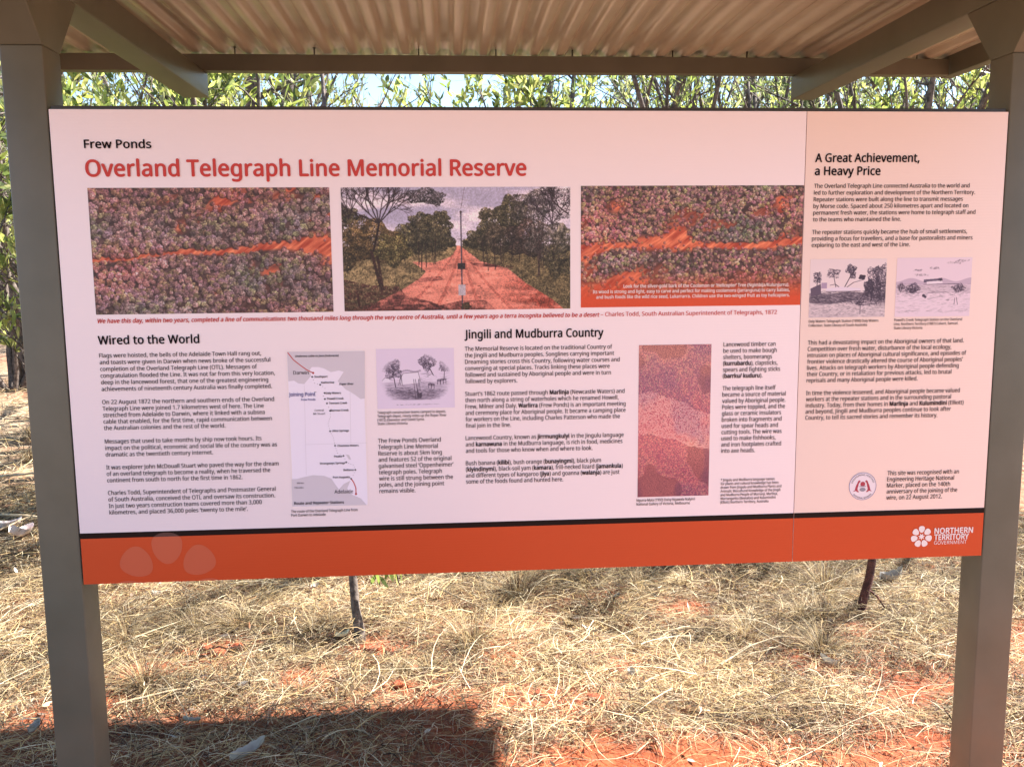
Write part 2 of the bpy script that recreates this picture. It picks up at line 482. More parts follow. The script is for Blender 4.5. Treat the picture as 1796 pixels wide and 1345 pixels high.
PATCH = [(-.05, 1.35, .17), (.62, 1.33, .13), (1.25, .85, .13), (1.42, .8, .12), (1.35, .42, .22), (1.72, .34, .24), (2.05, .45, .13), (2.35, .36, .18), (.95, .62, .12), (.35, 1.12, .10), (-.30, 1.22, .10), (1.05, 1.55, .07), (2.6, .45, .12), (1.2, 1.25, .08),
         (2.35, 1.1, .14), (2.0, 1.65, .13), (1.62, 1.1, .10), (-.45, .95, .16), (2.7, .8, .16), (.72, .98, .06), (2.75, 1.35, .12), (-1.9, 2.4, .2), (3.4, 1.2, .2), (1.75, 1.9, .12)]
def straw_cover(x, y):
    """how much dry grass lies at (x, y), 0..1"""
    d = .98 + 2.4 * (fbm(x * 1.1 + 40, y * 1.1 + 12, 4) - .42)
    d = np.clip(d, .16, 1)
    d = d * (1 - .5 * np.clip((1.05 - y) / .25, 0, 1) * np.clip((1.15 - x) / .15, 0, 1))  # straw thinned inside the roof's shadow, which deepens that shadow
    for px, py, pr in PATCH:
        q = np.hypot((x - px) * .8, (y - py) * 1.1) / (pr * 1.02) + (fbm(x * 9, y * 9, 2) - .5) * 1.1
        d = d * (1 - .93 * np.exp(-q * q * 1.2))
    front = np.clip((y + .15) / .7, 0, 1)
    return d * front * front

m_soil = new_mat('red_soil', (.42, .12, .05), .95, 0, .2)
tc = N(m_soil, 'ShaderNodeTexCoord')
n1 = N(m_soil, 'ShaderNodeTexNoise'); n1.inputs['Scale'].default_value = 3.0; n1.inputs['Detail'].default_value = 8; n1.inputs['Roughness'].default_value = .7
n2 = N(m_soil, 'ShaderNodeTexNoise'); n2.inputs['Scale'].default_value = 45.0; n2.inputs['Detail'].default_value = 6
LK(m_soil, tc.outputs['Object'], n1.inputs['Vector']); LK(m_soil, tc.outputs['Object'], n2.inputs['Vector'])
cr = N(m_soil, 'ShaderNodeValToRGB'); e = cr.color_ramp.elements
e[0].position = .3; e[0].color = (.22, .045, .015, 1); e[1].position = .7; e[1].color = (.37, .10, .038, 1)
LK(m_soil, n1.outputs['Fac'], cr.inputs['Fac'])
mx = N(m_soil, 'ShaderNodeMix'); mx.data_type = 'RGBA'; mx.blend_type = 'MULTIPLY'; mx.inputs['Factor'].default_value = .55
LK(m_soil, cr.outputs['Color'], mx.inputs['A'])
cr2 = N(m_soil, 'ShaderNodeValToRGB'); cr2.color_ramp.elements[0].position = .35; cr2.color_ramp.elements[0].color = (.45, .4, .38, 1); cr2.color_ramp.elements[1].position = .62
LK(m_soil, n2.outputs['Fac'], cr2.inputs['Fac']); LK(m_soil, cr2.outputs['Color'], mx.inputs['B'])
# dry grass cover beyond the part built blade by blade
at = N(m_soil, 'ShaderNodeAttribute'); at.attribute_name = 'Col'
n3 = N(m_soil, 'ShaderNodeTexNoise'); n3.inputs['Scale'].default_value = 14; n3.inputs['Detail'].default_value = 9; n3.inputs['Roughness'].default_value = .75
LK(m_soil, tc.outputs['Object'], n3.inputs['Vector'])
cr3 = N(m_soil, 'ShaderNodeValToRGB'); e = cr3.color_ramp.elements
e[0].position = .36; e[0].color = (.05, .024, .016, 1); e[1].position = .62; e[1].color = (.44, .34, .22, 1)
LK(m_soil, n3.outputs['Fac'], cr3.inputs['Fac'])
mx2 = N(m_soil, 'ShaderNodeMix'); mx2.data_type = 'RGBA'
LK(m_soil, at.outputs['Fac'], mx2.inputs['Factor']); LK(m_soil, mx.outputs['Result'], mx2.inputs['A']); LK(m_soil, cr3.outputs['Color'], mx2.inputs['B'])
LK(m_soil, mx2.outputs['Result'], BS(m_soil).inputs['Base Color'])
bp = N(m_soil, 'ShaderNodeBump'); bp.inputs['Strength'].default_value = .7; bp.inputs['Distance'].default_value = .02
LK(m_soil, n2.outputs['Fac'], bp.inputs['Height']); LK(m_soil, bp.outputs['Normal'], BS(m_soil).inputs['Normal'])
gr = np.clip((GV[:, 1] - 1.5) / 4.0, 0, 1)
far_cov = np.clip(gr * 1.0, 0, .93) * np.clip(.35 + 2.2 * (fbm(GV[:, 0] * .5 + 3, GV[:, 1] * .5, 4) - .25), .2, 1)
near_cov = .5 * straw_cover(GV[:, 0], GV[:, 1])
front_bounce = np.clip((.4 - GV[:, 1]) / 1.2, 0, 1) * .8 * np.clip(fbm(GV[:, 0] * .8, GV[:, 1] * .8, 3) * 2.6 - .2, 0, 1)  # unseen ground before the sign, kept pale to bounce light onto it
far_cov = np.maximum(np.maximum(far_cov, near_cov), front_bounce)
gm = np_mesh('ground', GV, GF, col=np.repeat(far_cov[:, None], 3, 1), smooth=True)
tag(link('ground', gm, m_soil), 'red earth ground with patches of bare soil under dry grass', None, None, 'structure')

# ------------------------------------------------------------------ dry grass, blade by blade
def blades(rng, X, Y, L, Wd, az, lift, sag, col, segs=3, lean=None, rise=None):
    n = len(X)
    t = np.linspace(0, 1, segs + 1)[None, :]
    bend = rng.normal(0, .85, n)[:, None]
    a = az[:, None] + bend * t
    # integrate heading
    dx = np.cos(a); dy = np.sin(a)
    step = (L / segs)[:, None]
    ch = np.cos(lift)[:, None]
    px = X[:, None] + np.concatenate([np.zeros((n, 1)), np.cumsum(dx[:, :-1] * step * ch, 1)], 1)
    py = Y[:, None] + np.concatenate([np.zeros((n, 1)), np.cumsum(dy[:, :-1] * step * ch, 1)], 1)
    pz = ground_z(px, py) + .002 + (L * np.sin(lift))[:, None] * (t - sag[:, None] * t * t)
    if rise is not None: pz = pz + rise[:, None]
    pz = np.maximum(pz, ground_z(px, py) + .001)
    w = Wd[:, None] * (1 - .75 * t) * .5
    tw = rng.uniform(-.9, .9, n)[:, None]
    sx = -np.sin(a) * np.cos(tw) * w; sy = np.cos(a) * np.cos(tw) * w; sz = np.sin(tw) * w
    V = np.empty((n, segs + 1, 2, 3), np.float32)
    V[:, :, 0, 0] = px - sx; V[:, :, 0, 1] = py - sy; V[:, :, 0, 2] = pz - sz
    V[:, :, 1, 0] = px + sx; V[:, :, 1, 1] = py + sy; V[:, :, 1, 2] = pz + sz
    k = (segs + 1) * 2
    base = (np.arange(n) * k)[:, None]
    f = np.array([[2 * i, 2 * i + 1, 2 * i + 3, 2 * i + 2] for i in range(segs)])
    F = (base[:, :, None] + f[None]).reshape(-1, 4)
    col = col * (1 - .55 * shade_drift(X, Y) * (rng.rand(n) < .8))[:, None]  # dappled tree shade and old-grass tone darken the blade colour
    C = np.repeat(col, k, 0)
    return V.reshape(-1, 3), F, C

STRAW = np.array([(.64, .51, .29), (.58, .42, .19), (.44, .31, .16), (.15, .09, .055), (.75, .645, .44), (.34, .255, .165), (.05, .028, .02), (.44, .24, .10)])
TREE_SHADE = [(-.12, 1.62, .38, .16), (-.40, 1.10, .32, .13), (.30, 1.55, .25, .12), (.05, 1.02, .5, .08), (2.50, 1.18, .30, .20), (2.80, 1.45, .35, .22), (2.35, 2.2, .5, .25), (2.75, .85, .3, .15),
         (1.95, 1.35, .12, .1), (1.35, 1.75, .2, .07), (.95, 1.2, .22, .06), (1.75, .68, .18, .05), (2.2, .55, .25, .06), (-1.6, 2.6, .5, .3), (3.6, 1.9, .5, .3)]  # spots of tree shade put into the straw colour
def shade_drift(x, y):
    """tree-shade dapple painted at set spots, plus random patches of old grass, 0..1"""
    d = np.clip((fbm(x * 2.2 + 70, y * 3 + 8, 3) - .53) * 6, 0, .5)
    for a, c, ra, rc in TREE_SHADE:
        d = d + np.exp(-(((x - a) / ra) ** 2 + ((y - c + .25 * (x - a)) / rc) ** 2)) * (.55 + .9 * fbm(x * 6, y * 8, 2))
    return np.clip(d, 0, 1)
def straw_cols(rng, n, p=(.19, .14, .13, .15, .12, .09, .15, .03)):
    c = STRAW[rng.choice(len(STRAW), n, p=p)]
    return c * rng.uniform(.75, 1.15, (n, 1))

m_straw = new_mat('dry_grass', (.5, .4, .2), .75, 0, .25)
at = N(m_straw, 'ShaderNodeAttribute'); at.attribute_name = 'Col'
LK(m_straw, at.outputs['Color'], BS(m_straw).inputs['Base Color'])
def translucent(m, fac, tint=1.0):
    out = [n for n in m.node_tree.nodes if n.type == 'OUTPUT_MATERIAL'][0]
    tr = N(m, 'ShaderNodeBsdfTranslucent'); mxs = N(m, 'ShaderNodeMixShader'); mxs.inputs[0].default_value = fac
    src = BS(m).inputs['Base Color'].links[0].from_socket
    mm = N(m, 'ShaderNodeMix'); mm.data_type = 'RGBA'; mm.blend_type = 'MULTIPLY'; mm.inputs['Factor'].default_value = 1
    mm.inputs['B'].default_value = tint if isinstance(tint, tuple) else (tint, tint, tint, 1)
    LK(m, src, mm.inputs['A']); LK(m, mm.outputs['Result'], tr.inputs['Color'])
    LK(m, BS(m).outputs[0], mxs.inputs[1]); LK(m, tr.outputs[0], mxs.inputs[2]); LK(m, mxs.outputs[0], out.inputs['Surface'])
translucent(m_straw, .25)

def scatter(rng, n, x0, x1, y0, y1, fade=None):
    X = rng.uniform(x0, x1, n); Y = rng.uniform(y0, y1, n)
    keep = rng.rand(n) < straw_cover(X, Y)
    if fade is not None: keep &= rng.rand(n) < fade(X, Y)
    return X[keep], Y[keep]
rng = np.random.RandomState(11)
VS, FS, CS = [], [], []
def addb(t):
    off = sum(len(v) for v in VS)
    VS.append(t[0]); FS.append(t[1] + off); CS.append(t[2])
# the matted layer
X, Y = scatter(rng, 330000, -2.4, 4.6, .05, 4.4, lambda x, y: np.clip(1.2 - y / 6, .35, 1) * np.where((x < -1.6 - .0 * y) & (y < .6), 0, 1))
n = len(X)
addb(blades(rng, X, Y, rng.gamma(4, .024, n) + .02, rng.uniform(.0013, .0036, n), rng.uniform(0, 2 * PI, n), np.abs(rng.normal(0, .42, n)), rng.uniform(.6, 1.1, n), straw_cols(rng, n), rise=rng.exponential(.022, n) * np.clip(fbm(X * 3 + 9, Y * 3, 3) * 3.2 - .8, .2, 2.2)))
# old grey-brown debris under the fresh straw, densest where tree shade is painted in
X, Y = scatter(rng, 110000, -2.4, 4.6, .05, 4.4, lambda x, y: np.clip(shade_drift(x, y) * 1.3, .12, 1))
n = len(X)
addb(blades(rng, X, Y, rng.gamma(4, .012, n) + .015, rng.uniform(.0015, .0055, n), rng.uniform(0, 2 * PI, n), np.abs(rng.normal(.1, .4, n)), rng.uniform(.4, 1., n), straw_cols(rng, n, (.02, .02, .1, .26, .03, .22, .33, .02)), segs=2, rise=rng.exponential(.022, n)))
# loose long stalks on top
X, Y = scatter(rng, 5200, -2.4, 4.6, .1, 4.2)
n = len(X)
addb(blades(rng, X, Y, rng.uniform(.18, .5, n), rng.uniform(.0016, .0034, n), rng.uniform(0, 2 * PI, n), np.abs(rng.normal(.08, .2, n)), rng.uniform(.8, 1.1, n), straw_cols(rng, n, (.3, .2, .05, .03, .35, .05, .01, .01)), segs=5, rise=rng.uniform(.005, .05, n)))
# further out: coarser
X, Y = scatter(rng, 40000, -9, 12, 4.0, 11)
n = len(X)
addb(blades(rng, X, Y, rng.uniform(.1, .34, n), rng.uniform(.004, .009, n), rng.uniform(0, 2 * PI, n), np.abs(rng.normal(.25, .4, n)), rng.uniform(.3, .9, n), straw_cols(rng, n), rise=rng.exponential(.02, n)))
# tussocks that stand up out of the mat
def tussock(seed, n, h, spread, dark=0.):
    r = np.random.RandomState(seed)
    az = r.uniform(0, 2 * PI, n); rad = r.gamma(2, spread * .25, n)
    V = []
    X = np.cos(az) * rad * .4; Y = np.sin(az) * rad * .4
    L = h * r.uniform(.55, 1.1, n); lift = np.clip(r.normal(1.05, .3, n), .35, 1.5)
    segs = 4; t = np.linspace(0, 1, segs + 1)[None]
    a = az[:, None] + r.normal(0, .3, n)[:, None] * t
    hor = (L * np.cos(lift))[:, None] * (t + .9 * t * t); ver = (L * np.sin(lift))[:, None] * (t - .38 * t * t)
    px = X[:, None] + np.cos(a) * hor; py = Y[:, None] + np.sin(a) * hor; pz = ver - .01
    w = (r.uniform(.0014, .0032, n))[:, None] * (1 - .8 * t) * .5
    V = np.empty((n, segs + 1, 2, 3)); sx = -np.sin(a) * w; sy = np.cos(a) * w
    V[:, :, 0] = np.stack([px - sx, py - sy, pz], -1); V[:, :, 1] = np.stack([px + sx, py + sy, pz], -1)
    k = (segs + 1) * 2; base = (np.arange(n) * k)[:, None]
    f = np.array([[2 * i, 2 * i + 1, 2 * i + 3, 2 * i + 2] for i in range(segs)])
    F = (base[:, :, None] + f[None]).reshape(-1, 4)
    c = straw_cols(r, n) * (1 - dark)
    return np_mesh('tussock', V.reshape(-1, 3), F, col=np.repeat(c, k, 0))
tm = [tussock(1, 230, .19, .10), tussock(2, 170, .14, .09, .1), tussock(3, 300, .26, .12, .3), tussock(4, 120, .11, .07)]
rr = random.Random(5)
for i in range(190):
    x = rr.uniform(-3.5, 5.5); y = rr.uniform(1.0, 6.5)
    if straw_cover(np.array([x]), np.array([y]))[0] < .3: continue
    me = tm[rr.randrange(4)]; nv = len(me.vertices); v_ = np.empty(nv * 3, np.float32); me.vertices.foreach_get('co', v_); v_ = v_.reshape(-1, 3) * rr.uniform(.5, 1.1) * (1 + .1 * max(0, y - 3))
    a = rr.uniform(0, 6); v_ = np.stack([v_[:, 0] * math.cos(a) - v_[:, 1] * math.sin(a) + x, v_[:, 0] * math.sin(a) + v_[:, 1] * math.cos(a) + y, v_[:, 2] + float(ground_z(x, y))], 1)
    c_ = np.empty(nv * 4, np.float32); me.color_attributes['Col'].data.foreach_get('color', c_)
    f_ = np.empty(len(me.polygons) * 4, np.int32); me.polygons.foreach_get('vertices', f_)
    addb((v_, f_.reshape(-1, 4), c_.reshape(-1, 4)[:, :3]))
tag(link('dry_grass', np_mesh('dry_grass', np.concatenate(VS), np.concatenate(FS), col=np.concatenate(CS)), m_straw),
    'matted sun-bleached dry grass lying over the red soil', None, None, 'stuff')

def put(name, me, mat, x, y, rz=0, sc=1., dz=0., rx=0., parent=None, ry=0.):
    o = link(name, me, mat, parent)
    o.location = (x, y, float(ground_z(x, y)) + dz); o.rotation_euler = (rx, ry, rz); o.scale = (sc, sc, sc) if not isinstance(sc, tuple) else sc
    return o
TU = [(2.62, 1.5, 2, .75, 'grey-green dry tussock behind the largest one, near the red dead stem'), (2.2, 1.32, 0, .9, 'dry tussock left of the largest one'), (-.2, 1.6, 2, .7, 'grey-green dry tussock in the dark patch right of the left post'),
      (2.47, 1.15, 2, .72, 'large grey-green dry tussock under the right half of the sign, between two bare red patches'),
      (.32, 1.55, 0, .8, 'dry tussock just left of the thin trunk under the sign'),
      (1.62, 2.0, 2, .9, 'shaggy straw tussock below the middle of the orange band'),
      (2.95, 1.35, 1, 1.2, 'yellow tussock beside the right post'),
      (.85, 1.12, 1, .75, 'low golden tussock right of the thin trunk, above the corner of the shadow'),
      (-.75, 2.2, 0, .9, 'straw tussock behind the left post')]
for x, y, k, sc, lab in TU:
    tag(put('grass_tussock', tm[k], m_straw, x, y, x * 7, sc), lab, 'grass tussock', 'dry grass tussocks')
# ------------------------------------------------------------------ trees
m_bark = speckle(new_mat('bark', (.1, .08, .06), .9), (.055, .042, .036), (.17, .135, .11), 30, 6, .5, 120)
m_deadbark = speckle(new_mat('red_dead_bark', (.1, .04, .03), .9), (.05, .014, .010), (.13, .045, .03), 30, 6, .5, 120)
def leaf_mat(name, fac, tint):
    m = new_mat(name, (.2, .3, .1), .5, 0, .35)
    at = N(m, 'ShaderNodeAttribute'); at.attribute_name = 'Col'
    LK(m, at.outputs['Color'], BS(m).inputs['Base Color']); translucent(m, fac, tint)
    return m
m_leaf = leaf_mat('leaf', .5, (1.6, 1.6, 1.05, 1))

def leaf_arrays(r, P, D, L, Wd, cols, near=True):
    P = np.asarray(P); D = np.asarray(D); n = len(P)
    D = D / np.linalg.norm(D, axis=1, keepdims=True)
    R_ = r.normal(0, 1, (n, 3)); sx = np.cross(D, R_); sx /= np.linalg.norm(sx, axis=1, keepdims=True)
    nz = np.cross(sx, D)
    prof = [(0, 0.05), (.22, .72), (.5, 1.), (.8, .6), (1, .04)] if near else [(0, .1), (.45, 1.), (1, .05)]
    k = len(prof) * 2; V = np.empty((n, len(prof), 2, 3))
    bend = r.uniform(-.25, .35, n)[:, None]
    for i, (t, w) in enumerate(prof):
        c = P + D * (L * t)[:, None] - nz * bend * (L * t * t)[:, None]
        V[:, i, 0] = c - sx * (Wd * w * .5)[:, None]; V[:, i, 1] = c + sx * (Wd * w * .5)[:, None]
    base = (np.arange(n) * k)[:, None]
    f = np.array([[2 * i, 2 * i + 1, 2 * i + 3, 2 * i + 2] for i in range(len(prof) - 1)])
    F = (base[:, :, None] + f[None]).reshape(-1, 4)
    return V.reshape(-1, 3), F, np.repeat(cols, k, 0)

LEAFC = {'bright': [(.24, .28, .09), (.17, .22, .07), (.32, .34, .12), (.08, .11, .045), (.35, .35, .16)],
         'mid': [(.19, .24, .08), (.12, .16, .055), (.26, .30, .10), (.33, .33, .14), (.07, .10, .045)],
         'grey': [(.17, .20, .12), (.24, .26, .17), (.11, .14, .09), (.30, .31, .2), (.08, .10, .06)]}
def tree_meshes(name, seed, H, stems, spread, r0, nbr, ntw, nleaf, leafL, leafW, pal, lo=.25, near=True, upright=.5):
    R = random.Random(seed); r = np.random.RandomState(seed)
    V, F = [], []; P, D = [], []
    def walk(p, d, L, n, wander, upw):
        pts = [p.copy()]
        for i in range(n):
            d = (d + Vector((R.gauss(0, wander), R.gauss(0, wander), R.gauss(0, wander) + upw))).normalized()
            p = p + d * (L / n); pts.append(p.copy())
        return pts, d
    for s in range(stems):
        a = 2 * PI * (s + R.random() * .7) / stems
        out = Vector((math.cos(a), math.sin(a), 0))
        L = H * R.uniform(.8, 1.05)
        pts, d = walk(Vector((out.x * r0, out.y * r0, -.12)), (out * spread * R.uniform(.4, 1.2) + Vector((0, 0, 1))).normalized(), L, 10, .075, .02)
        rs = r0 * R.uniform(.8, 1.4)
        rad = [rs * (1 - .8 * i / 10) * (1.35 if i == 0 else 1) for i in range(11)]
        tube(V, F, pts, rad, 7)
        for b in range(nbr):
            t = lo + (1 - lo) * (b + R.random()) / nbr
            i = min(int(t * 10), 9); p = pts[i].lerp(pts[i + 1], t * 10 - i)
            a2 = R.uniform(0, 2 * PI)
            d0 = (Vector((math.cos(a2), math.sin(a2), R.uniform(.3, 1.3)))).normalized()
            bl = H * R.uniform(.16, .30) * (1.15 - .55 * t)
            bp_, bd = walk(p, d0, bl, 5, .16, .08)
            br = rad[i] * .5
            tube(V, F, bp_, [br * (1 - .75 * q / 5) for q in range(6)], 5)
            for w in range(ntw):
                tt = .25 + .75 * R.random(); k = min(int(tt * 5), 4)
                q = bp_[k].lerp(bp_[k + 1], tt * 5 - k)
                d1 = (bd + Vector((R.gauss(0, .7), R.gauss(0, .7), R.gauss(.2, .6)))).normalized()
                tl = R.uniform(.5, 1.2) * .085 * H
                tp, td = walk(q, d1, tl, 3, .2, .05)
                tube(V, F, tp, [br * .3, br * .24, br * .18, br * .1], 3)
                for l in range(nleaf):
                    s_ = R.random(); k2 = min(int(s_ * 3), 2)
                    P.append(tp[k2].lerp(tp[k2 + 1], s_ * 3 - k2))
                    D.append(td * .6 + Vector((R.gauss(0, .6), R.gauss(0, .6), R.gauss(upright, .5))))
    cols = np.array(LEAFC[pal])[r.choice(5, len(P))] * r.uniform(.8, 1.2, (len(P), 1))
    n = len(P)
    lv, lf, lc = leaf_arrays(r, np.array([tuple(p) for p in P]), np.array([tuple(d) for d in D]),
                             leafL * r.uniform(.6, 1.25, n), leafW * r.uniform(.65, 1.25, n), cols, near)
    return tube_mesh(name + '_wood', V, F), np_mesh(name + '_leaves', lv, lf, col=lc)

KIND = {
 'broad': [tree_meshes('broad', 3, 3.6, 4, .30, .035, 9, 6, 9, .112, .036, 'bright', .42),
           tree_meshes('broad2', 8, 3.8, 5, .34, .032, 8, 6, 10, .095, .029, 'bright', .4)],
 'acacia': [tree_meshes('acacia', 21, 4.6, 4, .3, .05, 9, 6, 10, .078, .016, 'mid', .36),
            tree_meshes('acacia2', 22, 5.0, 3, .25, .06, 9, 6, 10, .075, .017, 'grey', .36)],
 'twiggy': [tree_meshes('twiggy', 31, 4.2, 5, .38, .036, 8, 5, 5, .07, .016, 'grey', .32),
            tree_meshes('twiggy2', 32, 4.4, 6, .3, .032, 8, 5, 5, .07, .017, 'mid', .32)],
 'tall': [tree_meshes('tall', 41, 7.5, 3, .22, .08, 12, 8, 14, .12, .034, 'mid', .22, False),
          tree_meshes('tall2', 42, 8.5, 2, .2, .09, 14, 8, 14, .12, .036, 'grey', .22, False)],
}
KSHORT = {'broad': 'leafy green bush behind the front row', 'acacia': 'thin-leaved acacia behind the front row', 'twiggy': 'bare twiggy shrub behind the front row', 'tall': 'tall bushy tree behind the front row'}
KLAB = {'broad': 'leafy bush with broad bright green leaves', 'acacia': 'slender multi-stemmed acacia with narrow leaves',
        'twiggy': 'bare-stemmed twiggy shrub with few leaves', 'tall': 'tall bushy tree in the scrub further back'}
def plant(kind, v, x, y, rz, sc, label, group):
    wood, leaves = KIND[kind][v]
    nm = {'broad': 'leafy_bush', 'acacia': 'acacia_tree', 'twiggy': 'twiggy_shrub', 'tall': 'bush_tree'}[kind]
    o = empty(nm, (x, y, float(ground_z(x, y)))); o.rotation_euler = (0, 0, rz); o.scale = (sc, sc, sc)
    link('trunk', wood, m_bark, o); link('crown', leaves, m_leaf, o)
    cat = {'broad': 'bush', 'acacia': 'tree', 'twiggy': 'shrub', 'tall': 'tree'}[kind]
    return tag(o, label, cat, group)
LAND = [(-400, 'left of the left post'), (60, 'at the left post'), (150, 'between the left post and the left rafter'), (290, 'behind the left rafter end'), (390, 'above the heading about the ponds'),
        (470, 'above the start of the red title'), (560, 'left of the blue gap'), (640, 'in the blue gap'), (760, 'right of the blue gap'), (860, 'above the end of the red title'), (960, 'in the middle right of the strip'),
        (1080, 'above the right aerial picture'), (1220, 'left of the right rafter end'), (1340, 'at the right rafter end'), (1440, 'above the peach sheet'), (1570, 'beside the right post'), (1690, 'at the right post'), (1800, 'right of the right post')]
_seen = {}
def spot(px, lab):
    t = [q for a, q in LAND if px >= a][-1]; k = _seen.get((t, lab), 0); _seen[t, lab] = k + 1
    return lab + ', ' + t + ('', ', second', ', third', ', fourth', ', fifth', ', sixth')[min(k, 5)]
def bear(px, y):  # a column of the view at depth y (only used to lay the planting out)
    return .951 + (y + 2.28) * (px - 787) / 1550.
NEAR = [
 ('twiggy', 0, -.75, 3.7, 1.1, .85, 'twiggy shrub with grey stems above the word at the left of the title'),
 ('twiggy', 1, 2.45, 4.2, 2.6, .85, 'twiggy shrub with leaning stems above the right aerial picture'),
 ('twiggy', 0, 3.3, 4.1, 4.6, .85, 'tangled grey shrub behind the seam of the two sheets'),
 ('broad', 0, -1.97, 4.7, 2.3, 1.0, 'broad-leaved bush between the left post and the left rafter'),
 ('broad', 1, -.95, 3.4, 5.1, .74, 'small broad-leaved bush nearest the left post'),
 ('broad', 0, -1.3, 4.0, .3, .9, 'broad-leaved bush seen just right of the left post, over the panel edge'),
 ('broad', 1, -.55, 4.2, 1.9, 1.0, 'bright leafy bush behind the end of the left rafter'),
 ('twiggy', 0, -4.9, 10.0, 2.2, .9, 'grey twiggy shrub outside the left post'),
 ('acacia', 0, -.55, 4.4, 4.1, .74, 'dark-stemmed acacia right of the left rafter end'),
 ('twiggy', 1, -.35, 5.1, .9, .8, 'twiggy shrub left of the gap of blue sky'),
 ('twiggy', 0, 1.75, 5.2, 3.3, .8, 'bare-branched shrub right of the gap of blue sky'),
 ('broad', 0, 1.85, 5.6, 5.0, .95, 'yellow-green bush in the middle of the strip above the title'),
 ('broad', 1, 2.35, 4.9, 2.7, .85, 'leafy bush right of the middle behind the sign'),
 ('acacia', 1, 2.9, 5.1, .4, .85, 'grey-leaved acacia behind the seam of the panels'),
 ('twiggy', 1, 3.55, 4.6, 2.0, .9, 'twiggy shrub left of the right rafter end'),
 ('acacia', 0, 4.1, 4.7, 5.5, .8, 'acacia with tangled branches behind the right rafter'),
 ('broad', 1, 4.15, 3.7, 3.9, .8, 'broad-leaved bush under the right rafter, with yellow leaves'),
 ('twiggy', 0, 4.75, 3.9, 1.2, .9, 'twiggy shrub behind the right post'),
 ('twiggy', 1, 5.6, 3.2, 4.4, .85, 'twiggy shrub right of the right post'),
 ('acacia', 0, 2.1, 3.5, .7, .78, 'dark-stemmed small acacia close behind the sign, right of the blue gap'),
 ('acacia', 1, 2.95, 3.5, 2.9, .74, 'slender acacia close behind the sign, above the right aerial picture'),
 ('acacia', 0, 3.9, 3.4, 4.9, .80, 'acacia with crossing stems close behind the right rafter end'),
 ('broad', 1, -1.0, 2.75, 1.2, .72, 'small bright bush close behind the left rafter'),

]
for k, v, x, y, rz, sc, lab in NEAR: plant(k, v, x, y, rz, sc, lab, 'bushes and small trees close behind the sign')
rr = random.Random(77)
for i in range(26):
    y = rr.uniform(6.5, 14); px = -150 + 2150 * (i + rr.random() * .8) / 26
    if 590 < px < 830: continue
    k = rr.choice(['acacia', 'acacia', 'twiggy', 'broad', 'tall'])
    plant(k, rr.randrange(2), bear(px, y), y, rr.uniform(0, 6.3), rr.uniform(.85, 1.25), spot(px, KSHORT[k]), 'thicket of trees behind the front bushes')
for i in range(34):
    y = rr.uniform(16, 34); px = -250 + 2350 * (i + rr.random() * .8) / 34
    if 590 < px < 800: continue
    plant('tall', rr.randrange(2), bear(px, y), y, rr.uniform(0, 6.3), rr.uniform(.8, 1.2), spot(px, 'tall tree far back'), 'tall trees far back in the scrub')

# far-off scrub that reads as one mass
r = np.random.RandomState(4)
n = 46000
ang = r.uniform(-1.15, 1.15, n); dist = r.uniform(38, 75, n)
X = 1 + np.sin(ang) * dist; Y = -2 + np.cos(ang) * dist
top = 2.2 + 4.2 * fbm(ang * 22 + 9, ang * 3, 4)
Z = ground_z(X, Y) + top * r.power(1.4, n)
P = np.stack([X, Y, Z], 1); D = r.normal(0, 1, (n, 3))
cols = np.array(LEAFC['mid'])[r.choice(5, n)] * r.uniform(.8, 1.4, (n, 1))
lv, lf, lc = leaf_arrays(r, P, D, r.uniform(.25, .6, n), r.uniform(.18, .4, n), cols, False)
tag(link('distant_scrub', np_mesh('distant_scrub', lv, lf, col=lc), m_leaf), 'distant green scrub closing the horizon', None, None, 'stuff')

# thin trunk under the sign
def stem_thing(name, pts, rad, mat, loc, leaves, label, cat):
    o = empty(name, (loc[0], loc[1], float(ground_z(*loc))))
    V, F = [], []
    for ps, rd in zip(pts, rad): tube(V, F, ps, rd, 9)
    link('trunk', tube_mesh('trunk', V, F), mat, o)
    if leaves:
        r = np.random.RandomState(9)
        P = np.array([l[0] for l in leaves]); D = np.array([l[1] for l in leaves], float); n = len(P)
        lv, lf, lc = leaf_arrays(r, P, D, np.array([l[2] for l in leaves]), np.array([l[2] * .26 for l in leaves]), np.array(LEAFC['mid'])[r.choice(3, n)] * .9, True)
        link('crown', np_mesh('sapling_leaves', lv, lf, col=lc), m_leaf, o)
    return tag(o, label, cat)
R = random.Random(3); lv_ = []
main = [(0, 0, -.05), (.004, .01, .05), (-.012, .03, .14), (-.02, .05, .25), (-.03, .09, .4), (-.02, .16, .7), (-.06, .26, 1.0), (-.05, .42, 1.4), (-.12, .6, 1.8), (-.16, .78, 2.2), (-.2, .95, 2.7), (-.25, 1.1, 3.2)]
mr = [.034, .024, .019, .0185, .018, .017, .016, .015, .013, .011, .008, .004]
side1 = [(-.02, .05, .28), (.05, .08, .30), (.11, .10, .31), (.16, .12, .27), (.175, .12, .2)]
side2 = [(-.03, .09, .36), (.06, .10, .4), (.15, .13, .36), (.19, .12, .30)]
side3 = [(-.1, .58, 1.75), (.0, .62, 2.0), (.06, .7, 2.3)]
for q in range(16):
    lv_.append(((.14 + R.gauss(0, .035), .11 + R.gauss(0, .03), .30 + R.gauss(0, .03)), (R.gauss(.1, .3), R.gauss(0, .3), -1), R.uniform(.05, .09)))
for q in range(22):
    t = R.random(); lv_.append(((-.16 - .1 * t + R.gauss(0, .16), .8 + .4 * t + R.gauss(0, .16), 2.1 + 1.1 * t), (R.gauss(0, .6), R.gauss(0, .6), .4), R.uniform(.06, .11)))
